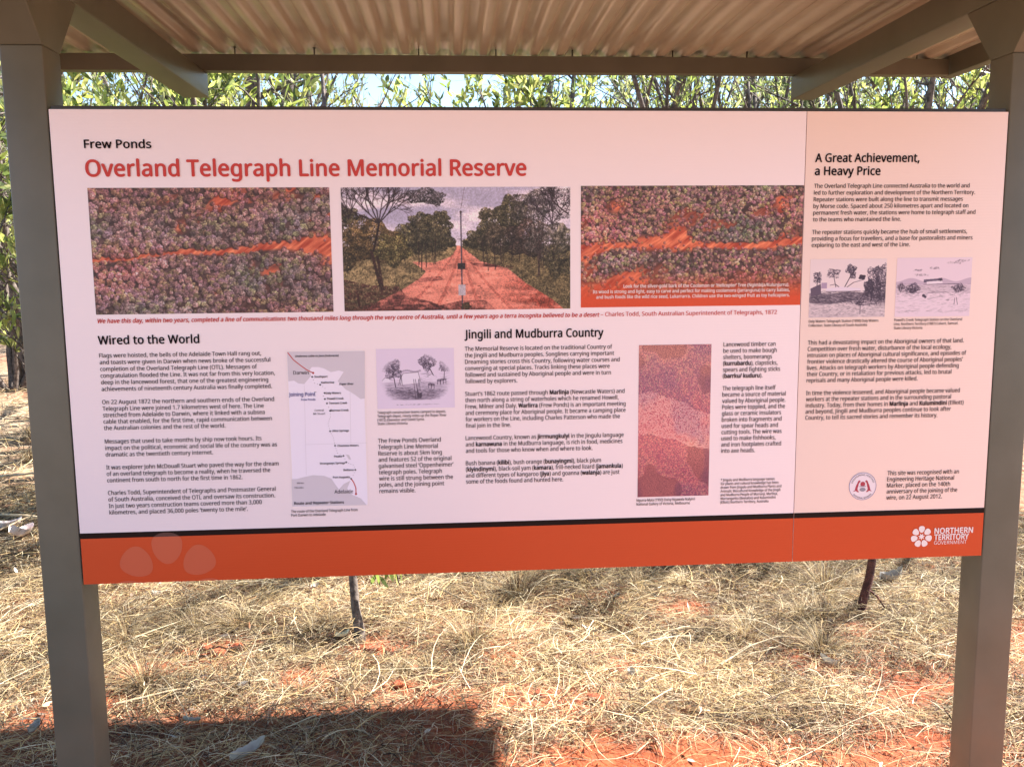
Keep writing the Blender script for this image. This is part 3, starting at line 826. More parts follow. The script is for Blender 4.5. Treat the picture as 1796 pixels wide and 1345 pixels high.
stem_thing('sapling', [main, side1, side2, side3], [mr, [.006, .005, .004, .003, .002], [.006, .005, .003, .002], [.006, .005, .003]], m_bark, (.535, 1.42), lv_,
           'thin grey trunk of a young tree standing under the sign left of its middle', 'sapling')
stem_thing('dead_sapling', [[(-.03, -.03, -.05), (0, 0, .0), (.012, .01, .08), (.045, .03, .17), (.075, .06, .28), (.12, .1, .45), (.15, .18, .8), (.26, .3, 1.2), (.33, .4, 1.6)], [(.03, .02, .13), (.07, .0, .1), (.12, -.03, .02)]],
           [[.017, .018, .02, .019, .018, .016, .014, .01, .005], [.006, .005, .003]], m_deadbark, (2.80, 1.50), [], 'dark red dead stem leaning right, under the sign near the right post', 'dead sapling')

# ------------------------------------------------------------------ litter on the ground
m_dleaf = new_mat('dead_leaf', (.5, .4, .3), .7)
at = N(m_dleaf, 'ShaderNodeAttribute'); at.attribute_name = 'Col'
LK(m_dleaf, at.outputs['Color'], BS(m_dleaf).inputs['Base Color'])
def dead_leaf(seed, L, w, curl, col, lobes=0.):
    r = np.random.RandomState(seed); nu, nv = 10, 6
    V = []; 
    for i in range(nu + 1):
        t = i / nu; hw = w * .5 * (math.sin(PI * min(1, t * .97 + .03)) ** .6) * (1 + lobes * math.sin(t * 17 + seed))
        for j in range(nv + 1):
            s = -1 + 2 * j / nv
            V.append((L * (t - .5) + .05 * L * s * s, hw * s, curl * L * (s * s * .5 + (t - .5) ** 2 * 1.4) + r.normal(0, .012 * L)))
    F = [(i * (nv + 1) + j, i * (nv + 1) + j + 1, (i + 1) * (nv + 1) + j + 1, (i + 1) * (nv + 1) + j) for i in range(nu) for j in range(nv)]
    V = np.array(V); n0 = len(V); V2 = V + np.array([0, 0, .0012]); F2 = [tuple(n0 + q for q in f[::-1]) for f in F]
    c = np.repeat(np.array([col]), 2 * n0, 0) * r.uniform(.85, 1.1, (2 * n0, 1))
    return np_mesh('dead_leaf', np.concatenate([V, V2]), np.array([f[::-1] for f in F] + [f[::-1] for f in F2]), col=c, smooth=True)
pale = (.36, .32, .26); tan = (.42, .30, .18); rusty = (.30, .12, .05); cream = (.40, .36, .30)
BIG = [(.27, .50, 3, .12, .05, .3, cream, .6, 'largest pale curled leaf, in the shadow just right of the left post', .2),
       (-.50, .72, 4, .06, .035, .5, cream, 1.4, 'pale dead leaf in the shadow left of the left post', 0),
       (.02, .74, 12, .06, .02, .3, pale, .1, 'narrow grey leaf in the shadow, above the large curled one', 0),
       (-1.78, 3.2, 5, .17, .12, .5, (.72, .62, .57), .3, 'big crumpled pale leaf left of the left post', .25),
       (-1.62, 3.05, 6, .15, .10, .6, (.72, .60, .55), 1.1, 'crumpled pinkish leaf in front of the bigger one, left of the left post', .3),
       (-.50, 2.0, 7, .045, .035, .5, cream, .2, 'small white leaf on the straw right of the left post, under the orange band', 0),
       (.26, 2.02, 8, .045, .03, .5, cream, .8, 'small white leaf above the left red patch', 0),
       (3.12, 1.85, 9, .12, .06, .6, cream, .1, 'white curled leaf on the straw beside the right post', .2),
       (2.42, .98, 10, .07, .035, .5, cream, 2.2, 'white dead leaf near the red patches below the right half of the sign', .1),
       (.47, 1.40, 11, .06, .04, .5, (.6, .58, .42), .5, 'pale leaf at the foot of the thin trunk', .2),
       (1.45, 2.15, 13, .05, .035, .6, tan, .5, 'tan curled leaf under the orange band near the middle', .2),
       (1.62, .93, 14, .05, .03, .6, cream, 1.5, 'white leaf standing in the straw right of the shadow corner', .2),
       (1.72, 1.75, 15, .035, .022, .6, cream, .5, 'small white leaf under the middle of the sign', .2),
       (1.9, 1.72, 16, .035, .022, .6, cream, 2.5, 'small pale leaf right of the middle of the sign', .2)]
for x, y, sd_, L, w, cu, c, rz, lab, lo_ in BIG:
    tag(put('dead_leaf', dead_leaf(sd_, L, w, cu, c, lo_), m_dleaf, x, y, rz, 1, .035, .15 * math.sin(sd_), ry=.2 * math.cos(sd_)), lab, 'dead leaf', 'fallen dead leaves')
# small mixed litter, uncountable
r = np.random.RandomState(23); n = 1500
X = r.uniform(-2.3, 4.4, n); Y = r.uniform(.1, 4.2, n); P = np.stack([X, Y, ground_z(X, Y) + r.uniform(.01, .045, n)], 1)
D = r.normal(0, 1, (n, 3)); D[:, 2] *= .3
cols = np.array([pale, tan, rusty, (.12, .08, .05), cream])[r.choice(5, n, p=[.12, .32, .2, .33, .03])]
lv, lf, lc = leaf_arrays(r, P, D, r.uniform(.012, .05, n), r.uniform(.006, .018, n), cols, True)
tag(link('leaf_litter', np_mesh('leaf_litter', lv, lf, col=lc), m_dleaf), 'small broken leaves scattered through the dry grass', None, None, 'stuff')

m_clod = speckle(new_mat('soil_clod', (.4, .11, .05), .95), (.22, .04, .013), (.38, .095, .035), 25, 6, .6, 90)
def clod(seed, s):
    import bmesh
    bm = bmesh.new(); bmesh.ops.create_icosphere(bm, subdivisions=3, radius=s)
    r = random.Random(seed); o1 = r.uniform(0, 50)
    for v in bm.verts:
        c = v.co.normalized(); k = 1 + .9 * (float(fbm(np.array(c.x * 1.6 + o1), np.array(c.y * 1.6 + c.z * 2 + o1), 3)) - .5)
        v.co = Vector((c.x, c.y * .9, c.z * .6)) * s * k
    me = bpy.data.meshes.new('clod'); bm.to_mesh(me); bm.free()
    for p in me.polygons: p.use_smooth = True
    return me
cl = [clod(i, .03) for i in range(5)]
CL = [(.60, 1.32, 1.1, 'red clod at the foot of the thin trunk'), (.68, 1.28, .9, 'smaller red clod right of the thin trunk'), (-.04, 1.33, 1.3, 'large red clod in the left bare patch'),
      (-.10, 1.38, .9, 'second red clod in the left bare patch'), (.03, 1.38, .8, 'red clod at the right of the left bare patch'), (.73, .99, .8, 'single red clod on the edge of the shadow'),
      (1.26, .86, .8, 'red clod right of the shadow corner'), (1.46, .80, 1.0, 'red lump in the bare patch below the middle of the sign')]
for i, (x, y, sc, lab) in enumerate(CL):
    tag(put('soil_clod', cl[i % 5], m_clod, x, y, i * 1.3, sc, .012), lab, 'clod', 'red clods of earth')
m_stick = speckle(new_mat('stick', (.4, .3, .2), .85), (.30, .22, .13), (.52, .42, .27), 20, 4, .3, 80)
r = np.random.RandomState(41); pv, pf = [], []
oc = np.array([(1, 0, 0), (0, 1, 0), (-1, 0, 0), (0, -1, 0), (0, 0, 1), (0, 0, -1)], float); of = np.array([(0, 1, 4), (1, 2, 4), (2, 3, 4), (3, 0, 4), (1, 0, 5), (2, 1, 5), (3, 2, 5), (0, 3, 5)])
for i in range(4200):
    x, y = r.uniform(-2.3, 4.5), r.uniform(.05, 4.0)
    if r.rand() < straw_cover(np.array([x]), np.array([y]))[0] * 1.3: continue
    s_ = .002 + min(r.exponential(.0026), .007); pv.append(oc * s_ * r.uniform(.6, 1.3, (6, 3)) + np.array([x, y, float(ground_z(x, y)) + s_ * .4])); pf.append(of + 6 * (len(pv) - 1))
tag(link('soil_crumbs', np_mesh('soil_crumbs', np.concatenate(pv), np.concatenate(pf)), m_clod), 'crumbs of red earth and grit on the bare patches', None, None, 'stuff')
def stick(x, y, pts, r0, lab):
    V, F = [], []; tube(V, F, pts, [r0 * (1 - .6 * i / (len(pts) - 1)) for i in range(len(pts))], 6)
    tag(put('fallen_stick', tube_mesh('stick', V, F), m_stick, x, y, 0, 1, .03), lab, 'stick', 'fallen sticks')
stick(.86, 1.86, [(0, 0, .05), (.09, -.10, .04), (.2, -.22, .03), (.27, -.3, .01)], .006, 'tan stick lying slantwise in the straw right of the thin trunk')
stick(2.0, 1.02, [(0, 0, .0), (.16, .12, .02), (.30, .18, .03), (.42, .2, .01)], .005, 'bleached forked stick near the right red patch')
stick(3.0, 1.62, [(-.1, .02, .06), (.1, .0, .065), (.34, -.02, .05)], .004, 'thin pale stalk lying level behind the right post')
stick(-.1, .95, [(-.2, -.06, .0), (-.02, .0, .015), (.15, .06, .01), (.33, .05, .02)], .006, 'dark stick along the edge of the shadow right of the left post')
stick(-1.9, 3.4, [(-.5, .1, .02), (-.1, .0, .06), (.25, -.15, .08), (.5, -.2, .05)], .012, 'grey fallen branch in the straw left of the left post')
stick(-1.75, 2.9, [(-.3, -.2, .0), (.0, .05, .05), (.2, .3, .12)], .008, 'thin fallen branch beside the big pale leaves left of the left post')
stick(-2.2, 4.2, [(-.4, .3, .02), (.1, .1, .1), (.6, -.1, .04)], .012, 'longer fallen branch further back, left of the left post')
stick(4.1, 2.6, [(-.4, -.1, .02), (.0, .05, .07), (.5, .2, .05)], .01, 'fallen branch right of the right post')
stick(1.3, .42, [(-.1, .15, .06), (-.1, .05, .04), (-.11, -.04, .0)], .0025, 'short upright twig at the edge of the shadow')
stick(2.2, .42, [(-.02, .1, .12), (-.01, .05, .08), (0, 0, .0)], .0025, 'thin dark twig stuck in the ground below the right half of the sign')
# ------------------------------------------------------------------ shelter
m_paint = speckle(new_mat('shelter_paint', (.12, .115, .095), .42), (.105, .098, .074), (.128, .118, .092), 6, 5, .04, 300)
_cr = [n for n in m_paint.node_tree.nodes if n.type == 'VALTORGB'][0]
_tc = N(m_paint, 'ShaderNodeNewGeometry'); _sx = N(m_paint, 'ShaderNodeSeparateXYZ'); LK(m_paint, _tc.outputs['Position'], _sx.inputs[0])
_nz = N(m_paint, 'ShaderNodeTexNoise'); _nz.inputs['Scale'].default_value = 9; _nz.inputs['Detail'].default_value = 7; LK(m_paint, _tc.outputs['Position'], _nz.inputs['Vector'])
_mr = N(m_paint, 'ShaderNodeMapRange'); _mr.inputs['From Min'].default_value = .75; _mr.inputs['From Max'].default_value = 0; _mr.inputs['To Max'].default_value = .75; LK(m_paint, _sx.outputs['Z'], _mr.inputs['Value'])
_mu = N(m_paint, 'ShaderNodeMath'); _mu.operation = 'MULTIPLY'; LK(m_paint, _mr.outputs[0], _mu.inputs[0]); LK(m_paint, _nz.outputs['Fac'], _mu.inputs[1])
_mx = N(m_paint, 'ShaderNodeMix'); _mx.data_type = 'RGBA'; _mx.inputs['B'].default_value = (.30, .15, .08, 1)
LK(m_paint, _mu.outputs[0], _mx.inputs['Factor']); LK(m_paint, _cr.outputs['Color'], _mx.inputs['A']); LK(m_paint, _mx.outputs['Result'], BS(m_paint).inputs['Base Color'])
m_roof = speckle(new_mat('roof_underside', (.42, .36, .31), .19), (.43, .365, .31), (.49, .42, .355), 3, 6, .03, 200)
m_dark = new_mat('dark_steel', (.035, .028, .024), .5)
m_screw = new_mat('screw_steel', (.06, .05, .045), .5, .6)
sh = empty('sign_shelter', (1.2, 0, 0))
tag(sh, 'open steel shelter of two posts with a flat corrugated roof over the sign', 'shelter')
def sub(name, me, mat, par):
    o = link(name, me, mat, par); return o
def shelt(name, me, mat):
    o = link(name, me, mat, sh); o.matrix_parent_inverse = Matrix.Translation((-1.2, 0, 0)); return o
for x0 in (-.104, 2.404):
    x1 = x0 + .1
    p = shelt('post', box_mesh('post', x0, x1, 0, .1, -.25, 1.333 + PZ, .004), m_paint)
    sub('haunch', prism_x('haunch', [(0, 1.333 + PZ), (.1, 1.333 + PZ), (.222, 1.484 + PZ), (-.13, 1.484 + PZ)], x0, x1, .002), m_paint, p)
    shelt('rafter', box_mesh('rafter', x0, x1, -1.5, 1.52, 1.485 + PZ, 1.579 + PZ, .004), m_paint)
def cee(name, y0, y1, z0, z1, x0, x1, lip=.006, open_dir=1):
    """C-section purlin, open to the back"""
    t = .003
    if open_dir > 0: pr = [(y0, z0), (y1, z0), (y1, z0 + lip), (y0 + t, z0 + t), (y0 + t, z1 - t), (y1, z1 - lip), (y1, z1), (y0, z1)]
    else: pr = [(y1, z0), (y0, z0), (y0, z0 + lip), (y1 - t, z0 + t), (y1 - t, z1 - t), (y0, z1 - lip), (y0, z1), (y1, z1)]
    return prism_x(name, pr, x0, x1)
RZ = 1.645 + PZ
for y0, d in ((1.46, 1), (-1.50, -1), (.0, 1)):
    shelt('purlin', cee('purlin', y0, y0 + .05, 1.5795 + PZ, RZ - .002, -.66, 3.058, .008, d), m_paint)
for xa, xb in ((-.71, -.6615), (3.0595, 3.11)):
    shelt('barge_beam', box_mesh('barge', xa, xb, -1.56, 1.53, 1.578 + PZ, RZ + .03, .003), m_paint)
PIT = .1042; AMP = .0125
CR0 = .951 + (1.46 + 2.28 + .2) * 0 - .627          # one crest of the corrugation (x)
def prof(x):
    s = np.cos(2 * PI * (x - CR0) / PIT)
    return RZ + AMP + AMP * np.tanh(2.1 * s) / math.tanh(2.1)
nsheet = 5; xs0, xs1 = -.70, 3.10
cover = (xs1 - xs0) / nsheet
for k in range(nsheet):
    a = xs0 + k * cover; b = a + cover + (.052 if k < nsheet - 1 else 0)
    xx = np.arange(a, b + 1e-6, PIT / 16); dz = .0012 * (nsheet - k)
    z = prof(xx) + dz
    yy = [-1.60, -1.45, 0, 1.2, 1.46, 1.70]
    top = []
    for y in yy:
        for x, zz in zip(xx, z): top.append((x, y, zz))
    n = len(xx); V = np.array(top); V2 = V + np.array([0, 0, .0009]); m = len(V)
    F = []
    for j in range(len(yy) - 1):
        for i in range(n - 1):
            q = j * n + i
            F.append((q, q + n, q + n + 1, q + 1)); F.append((m + q, m + q + 1, m + q + n + 1, m + q + n))
    for i in range(n - 1):
        F.append((i, i + 1, m + i + 1, m + i)); q = (len(yy) - 1) * n + i; F.append((q, m + q, m + q + 1, q + 1))
    shelt('roof_sheet', np_mesh('roof_sheet', np.concatenate([V, V2]), np.array(F), smooth=True), m_roof)
V, F = [], []; tube(V, F, [(0, 0, -.002), (0, 0, .028)], [.0026, .0026], 6); tube(V, F, [(0, 0, .0285), (0, 0, .034)], [.007, .006], 6)
me_screw = tube_mesh('roof_screw', V, F)
for ys in (1.485, -1.475, .025):
    for kk in [-9, -5, -2, 1, 5, 8, 11, 15, 18, 22, 25]:
        x = CR0 + kk * PIT
        if -.66 < x < 3.05:
            o = shelt('roof_screw', me_screw, m_screw); o.location = (x, ys, RZ)

# ------------------------------------------------------------------ printed pictures (drawn here, pixel by pixel, with numpy)
class Art:
    def __init__(s, w, h, col):
        s.w, s.h = w, h; s.a = np.ones((h, w, 3)) * np.array(col); s.Y, s.X = np.mgrid[0:h, 0:w] + .5
    def _win(s, x0, x1, y0, y1):
        return max(0, int(x0)), min(s.w, int(x1) + 2), max(0, int(y0)), min(s.h, int(y1) + 2)
    def disc(s, cx, cy, r, col, al=1., ry=None):
        ry = ry or r
        x0, x1, y0, y1 = s._win(cx - r - 1, cx + r + 1, cy - ry - 1, cy + ry + 1)
        if x1 <= x0 or y1 <= y0: return
        q = np.hypot((s.X[y0:y1, x0:x1] - cx) / r, (s.Y[y0:y1, x0:x1] - cy) / ry)
        k = (np.clip((1 - q) * min(r, ry) + .5, 0, 1) * al)[..., None]
        s.a[y0:y1, x0:x1] = s.a[y0:y1, x0:x1] * (1 - k) + np.array(col) * k
    def line(s, xa, ya, xb, yb, w, col, al=1.):
        x0, x1, y0, y1 = s._win(min(xa, xb) - w - 1, max(xa, xb) + w + 1, min(ya, yb) - w - 1, max(ya, yb) + w + 1)
        if x1 <= x0 or y1 <= y0: return
        dx, dy = xb - xa, yb - ya; L2 = dx * dx + dy * dy + 1e-9
        X, Y = s.X[y0:y1, x0:x1], s.Y[y0:y1, x0:x1]
        t = np.clip(((X - xa) * dx + (Y - ya) * dy) / L2, 0, 1)
        d = np.hypot(X - xa - t * dx, Y - ya - t * dy)
        k = (np.clip(w * .5 - d + .5, 0, 1) * min(1, w + .25) * al)[..., None]
        s.a[y0:y1, x0:x1] = s.a[y0:y1, x0:x1] * (1 - k) + np.array(col) * k
    def mask(s, pts):
        inside = np.zeros((s.h, s.w), bool); n = len(pts)
        for i in range(n):
            (xa, ya), (xb, yb) = pts[i], pts[(i + 1) % n]
            c = ((ya > s.Y) != (yb > s.Y)) & (s.X < (xb - xa) * (s.Y - ya) / (yb - ya + 1e-12) + xa)
            inside ^= c
        return inside
    def fill(s, m, col, al=1.):
        k = (m * al)[..., None]; s.a = s.a * (1 - k) + np.asarray(col) * k
    def grain(s, seed, amt):
        s.a = s.a * (1 + np.random.RandomState(seed).normal(0, amt, (s.h, s.w, 1)))
    def image(s, name):
        im = bpy.data.images.new(name, s.w, s.h); px = np.ones((s.h, s.w, 4), np.float32)
        px[..., :3] = np.clip(s.a[::-1], 0, 1); im.pixels.foreach_set(px.ravel()); im.update(); im.pack()
        return im

def print_mat(name, img):
    m = new_mat(name, (1, 1, 1), .42, 0, .35)
    t = N(m, 'ShaderNodeTexImage'); t.image = img; t.interpolation = 'Cubic'; t.extension = 'EXTEND'
    g = N(m, 'ShaderNodeMix'); g.data_type = 'RGBA'; g.blend_type = 'MULTIPLY'; g.inputs['Factor'].default_value = 1; g.inputs['B'].default_value = (.92, .96, .98, 1)
    LK(m, t.outputs['Color'], g.inputs['A']); LK(m, g.outputs['Result'], BS(m).inputs['Base Color'])
    return m

def aerial(w, h, seed, red_fn, pal, n, q0, q1, bottom_fade):
    """a wood seen from straight above: knobbly grey-mauve and olive crowns, dark gaps, red earth showing through"""
    r = np.random.RandomState(seed)
    A = Art(w, h, (.3, .2, .2)); u, v = A.X / w, A.Y / h
    st = fbm(u * 60 + v * 42, v * 10 - u * 7, 3)                       # streaks that run up to the right
    soil = np.stack([.92 * (.62 + .55 * st), .44 * (.3 + 1.2 * st), .32 * (.3 + 1.2 * st)], -1)
    red = red_fn(u, v)
    k = np.clip(1.25 - red * 1.7, 0, 1)[..., None]
    A.a = soil * (1 - k) + np.array((.34, .24, .24)) * (.6 + .8 * st[..., None]) * k
    pal = np.array(pal); pat = fbm(u * 7 + seed, v * 5, 3); pin = fbm(u * 3 + 9, v * 3 + seed, 2)
    cx = r.uniform(0, w, n); cy = np.sort(r.uniform(-4, h + 4, n))
    for x, y in zip(cx, cy):
        iy, ix = min(max(int(y), 0), h - 1), min(int(x), w - 1)
        rd = red[iy, ix]
        if r.rand() < rd * .95: continue
        q = r.uniform(q0, q1) * (.7 + .6 * pat[iy, ix]) * (1 - .45 * rd)
        c = pal[r.randint(len(pal))] * r.uniform(.78, 1.15) * (.72 + .6 * pat[iy, ix])
        c = c * np.array((1.12 + .6 * (pin[iy, ix] - .5), .93, .96)) * (1 - .3 * rd) + np.array((.28, .06, .03)) * rd * .7
        A.disc(x - q * .25, y + q * .35, q * 1.05, (.20, .13, .14), .6)
        A.disc(x, y, q * .9, c * .72, .7)
        for _ in range(int(5 + q * 2.4)):
            a = r.uniform(0, 2 * PI); d = math.sqrt(r.rand()) * q * .95
            lit = 1.05 + .35 * (math.cos(a) - math.sin(a)) * d / q * -1 * -1 * .6
            A.disc(x + d * math.cos(a), y + d * math.sin(a), r.uniform(.8, 1.5) + q * .06, np.clip(c * r.uniform(.7, 1.3) * lit, 0, .95), .65)
        for _ in range(2): A.disc(x + r.normal(0, q * .35), y + r.normal(0, q * .35), .9, np.minimum(c * 1.6, .93), .5)
    if bottom_fade is not None:
        k = np.clip((v - bottom_fade[0]) / (bottom_fade[1] - bottom_fade[0]), 0, 1)
        A.fill(k * (.55 + .45 * k), (.87, .31, .17))
    A.grain(seed, .03)
    return A
def red1(u, v):
    f = fbm(u * 10 + v * 7 + 2, v * 7 - u * 2 + 7, 3)
    hz = .5 + .5 * np.clip((u - .2) * 1.3, 0, 1)
    m = np.clip((f - .60) * 9, 0, .8) * np.where(v < .62, 1, .45) * hz
    band = np.exp(-((v - (.56 - .12 * u + .012 * np.sin(u * 14))) / (.020 + .022 * u * u)) ** 2)
    def sp(a, c, ra, rc, k): return k * np.exp(-(((u - a) / ra) ** 2 + ((v - c) / rc) ** 2))
    g = sp(.95, .42, .07, .07, 1.1) + sp(.90, .50, .08, .06, .6) + sp(.80, .07, .09, .06, .7) + sp(.37, .31, .03, .05, .9) + sp(.30, .11, .03, .04, .5) + sp(.55, .10, .05, .09, .5) + sp(.42, .23, .05, .05, .4) + sp(.15, .67, .02, .04, .6) + sp(.74, .68, .05, .05, .7) + sp(.51, .84, .02, .03, .6) + sp(.66, .62, .02, .08, .5)
    return np.clip(m * .75 + 1.25 * band + g * .8, 0, .98)
def red3(u, v):
    f = fbm(u * 10 + v * 7 + 12, v * 7 - u * 2 + 3, 3)
    m = np.clip((f - .58) * 9, 0, .8) * (.8 - .3 * (v > .55))
    band = np.exp(-((v - (.50 - .03 * u + .02 * np.sin(u * 8 + 2))) / (.030 + .03 * (u > .25) * (u < .5))) ** 2)
    def sp(a, c, ra, rc, k): return k * np.exp(-(((u - a) / ra) ** 2 + ((v - c) / rc) ** 2))
    g = sp(.16, .17, .05, .06, 1.) + sp(.42, .42, .06, .07, .8) + sp(.96, .40, .06, .08, .5) + sp(.25, .73, .08, .08, .8) + sp(.38, .68, .05, .06, .5) + sp(.03, .55, .05, .1, .7) + sp(.73, .72, .05, .05, .5) + sp(.56, .2, .03, .05, .6) + sp(.90, .12, .03, .1, .4)
    return np.clip(m * .75 + 1.15 * band + g * .8 + np.clip((v - .74) * 1.9, 0, .8) + np.clip(.5 - u, 0, .5) * np.clip((v - .55) * 3, 0, 1), 0, .97)
P1 = aerial(620, 328, 1, red1, [(.55, .46, .46), (.60, .52, .50), (.50, .46, .37), (.66, .55, .52), (.42, .37, .36), (.60, .58, .44), (.55, .47, .50)], 3000, 4.5, 9.5, None)
P3 = aerial(620, 328, 2, red3, [(.56, .45, .46), (.68, .55, .52), (.46, .45, .37), (.70, .60, .50), (.40, .36, .36), (.58, .58, .40), (.58, .43, .47)], 5200, 3.0, 6.5, (.70, .93))

def leafy(A, r, cx, cy, rx, ry, pal, n, q=2.2, al=.85):
    q *= .68; ph = r.uniform(0, 50)
    for _ in range(int(n * 1.9)):
        a = r.uniform(0, 2 * PI); k = math.sqrt(r.rand()); k *= 1 + .18 * math.sin(5 * a + cx)
        x, y = cx + rx * k * math.cos(a), cy + ry * k * math.sin(a)
        c = np.array(pal[r.randint(len(pal))]) * (1.25 - .5 * (y - cy + ry) / (2 * ry)) * r.uniform(.6, 1.35) * (.55 + .9 * float(vnoise(x / 9. + ph, y / 7.)))
        A.disc(x, y, r.uniform(.6, 1.2) * q, c, al)
def twigs(A, R, x, y, ang, L, w, col, depth):
    if depth == 0 or L < 3: return
    x2, y2 = x + math.cos(ang) * L, y - math.sin(ang) * L
    A.line(x, y, x2, y2, w, col, .9)
    for _ in range(2 + (R.random() < .5)):
        twigs(A, R, x2, y2, ang + R.gauss(0, .42), L * R.uniform(.62, .9), w * .68, col, depth - 1)
def road_photo():
    w, h = 600, 316; A = Art(w, h, (.94, .86, .91)); u, v = A.X / w, A.Y / h; r = np.random.RandomState(5); R = random.Random(6)
    cl = fbm(u * 3.2 + 1, v * 8 + 2, 4); k = np.clip((cl - .48) * 5, 0, 1)[..., None]
    A.a = A.a * (1 - k) + np.array((.68, .64, .75)) * k
    A.fill(np.clip((v - .25) * 3, 0, .6) * (v < .5), (.93, .86, .92))
    f = lambda pts: A.mask([(a * w, b * h) for a, b in pts])
    gtex = fbm(u * 50, v * 40, 3)[..., None]
    A.fill(v > .475, (.45, .38, .27)); A.fill(f([(0, .55), (.35, .52), (.5, .47), (.5, .7), (.2, .8), (0, .85)]), (.56, .47, .34))
    A.a = np.where((v > .475)[..., None], A.a * (.6 + .8 * gtex), A.a)
    road = f([(.497, .47), (.508, .47), (.56, .54), (.60, .60), (.72, .66), (.80, .78), (.92, .92), (.97, 1.0), (.08, 1.0), (.14, .93), (.25, .83), (.33, .74), (.36, .68), (.30, .60), (.40, .61), (.47, .56), (.495, .50)])
    rc = np.array((.92, .55, .48)) * (.72 + .45 * fbm(u * 16, v * 42, 4)[..., None])
    A.a = np.where(road[..., None], rc, A.a)
    for xa, xb in ((.49, .26), (.51, .40), (.52, .60), (.53, .74)):      # ruts
        m_ = np.abs(u - (xa + (xb - xa) * (np.clip(v - .5, 0, 1) / .5) ** 1.3)) < (.004 + .012 * np.clip(v - .5, 0, 1)); A.fill(m_ * road * .35 * (v > .5), (.66, .30, .26))
    soft = np.exp(-(((u - .86 - .3 * (v - .9)) / .11) ** 2 + ((v - .90) / .13) ** 2)) * road
    A.fill(np.clip(soft * (fbm(u * 18, v * 30, 3) * 2.2 - .3), 0, .8), (.60, .22, .17))
    for pts, al in [([(0, .74), (.12, .79), (.24, .80), (.27, .88), (.38, .93), (.47, 1.0), (.4, 1.02), (0, 1.02)], .8), ([(.34, .99), (.52, .92), (.62, .92), (.68, 1.02), (.34, 1.02)], .62), ([(.3, .74), (.42, .72), (.44, .75), (.33, .77)], .5), ([(.55, .61), (.75, .64), (.74, .66), (.58, .64)], .8)]:
        A.fill(f(pts) * al * np.clip(fbm(u * 30, v * 50, 2) * 2 - .2, .3, 1), (.30, .14, .15))
    dg = [(.30, .26, .20), (.24, .22, .18), (.36, .33, .22), (.20, .16, .15), (.42, .37, .27)]
    gr_ = [(.50, .44, .30), (.40, .34, .24), (.58, .50, .36), (.33, .26, .20)]
    for _ in range(1500):                                              # tufts of grass on the verges
        x, y = r.rand(), r.uniform(.50, .95)
        if not road[min(int(y * h), h - 1), min(int(x * w), w - 1)]: leafy(A, r, x * w, y * h, 4, 3, gr_, 4, 1.5, .6)
    # the far rows of trees narrowing to the end of the track
    for q in range(9):
        t = q / 8; leafy(A, r, (.478 - .11 * t) * w, (.455 - .03 * t) * h, 9 + 14 * t, 9 + 20 * t, dg, 220, 1.6)
        leafy(A, r, (.537 + .1 * t) * w, (.45 - .03 * t) * h, 9 + 14 * t, 9 + 24 * t, dg, 220, 1.6)
    mauve = [(.34, .29, .27), (.28, .24, .24), (.42, .38, .36)]
    leafy(A, r, .41 * w, .30 * h, 38, 30, dg, 1500, 1.8); leafy(A, r, .36 * w, .38 * h, 56, 42, dg, 2200); leafy(A, r, .28 * w, .44 * h, 52, 40, dg, 1700); leafy(A, r, .43 * w, .24 * h, 22, 16, dg, 420, 1.8); leafy(A, r, .34 * w, .27 * h, 30, 20, dg, 600, 1.8)
    leafy(A, r, .43 * w, .42 * h, 34, 26, dg, 900, 1.8); leafy(A, r, .60 * w, .42 * h, 34, 28, dg, 900, 1.8)
    leafy(A, r, .66 * w, .30 * h, 40, 44, dg, 1800, 1.8); leafy(A, r, .74 * w, .22 * h, 44, 44, dg, 1900); leafy(A, r, .70 * w, .42 * h, 60, 36, [(.30, .25, .21), (.24, .19, .17), (.36, .31, .25)], 1900); leafy(A, r, .62 * w, .23 * h, 16, 12, dg, 260, 1.6)
    leafy(A, r, .83 * w, .16 * h, 56, 40, mauve, 1500, 1.8); leafy(A, r, .80 * w, .42 * h, 50, 46, [(.27, .2, .19), (.22, .17, .16), (.33, .26, .24)], 1700)
    leafy(A, r, .93 * w, .14 * h, 60, 50, [(.40, .36, .38), (.30, .27, .28), (.5, .45, .48)], 1000, 1.6); leafy(A, r, .90 * w, .44 * h, 56, 50, mauve, 1500); leafy(A, r, .95 * w, .60 * h, 40, 42, dg, 900)
    leafy(A, r, .97 * w, .42 * h, 30, 34, [(.46, .42, .36), (.38, .34, .3)], 500)
    leafy(A, r, .03 * w, .42 * h, 60, 70, [(.34, .26, .19), (.26, .2, .15), (.40, .33, .22)], 2400); leafy(A, r, .13 * w, .44 * h, 74, 52, [(.36, .27, .18), (.28, .21, .15), (.44, .35, .22)], 3000); leafy(A, r, .22 * w, .50 * h, 46, 40, [(.38, .33, .2), (.3, .24, .17), (.48, .44, .28)], 1300)
    leafy(A, r, .36 * w, .07 * h, 50, 20, [(.34, .30, .32), (.26, .23, .25)], 900, 1.6); leafy(A, r, .41 * w, .10 * h, 20, 16, [(.34, .30, .32), (.26, .23, .25)], 300, 1.6); leafy(A, r, .03 * w, .22 * h, 26, 18, dg, 400)
    for x in [.27, .33, .345, .36, .385, .405, .61, .625, .66, .69, .70, .745, .77, .865, .88, .925]:
        y0 = r.uniform(.40, .48); A.line(x * w, y0 * h, (x + r.normal(0, .006)) * w, r.uniform(.60, .68) * h, r.uniform(1.2, 3.0), (.20, .14, .14), .9)
    for x0, x1, ya, yb in [(.86, .862, .28, .72), (.88, .855, .30, .73), (.84, .86, .30, .66)]: A.line(x0 * w, ya * h, x1 * w, yb * h, 2.6, (.26, .19, .19))
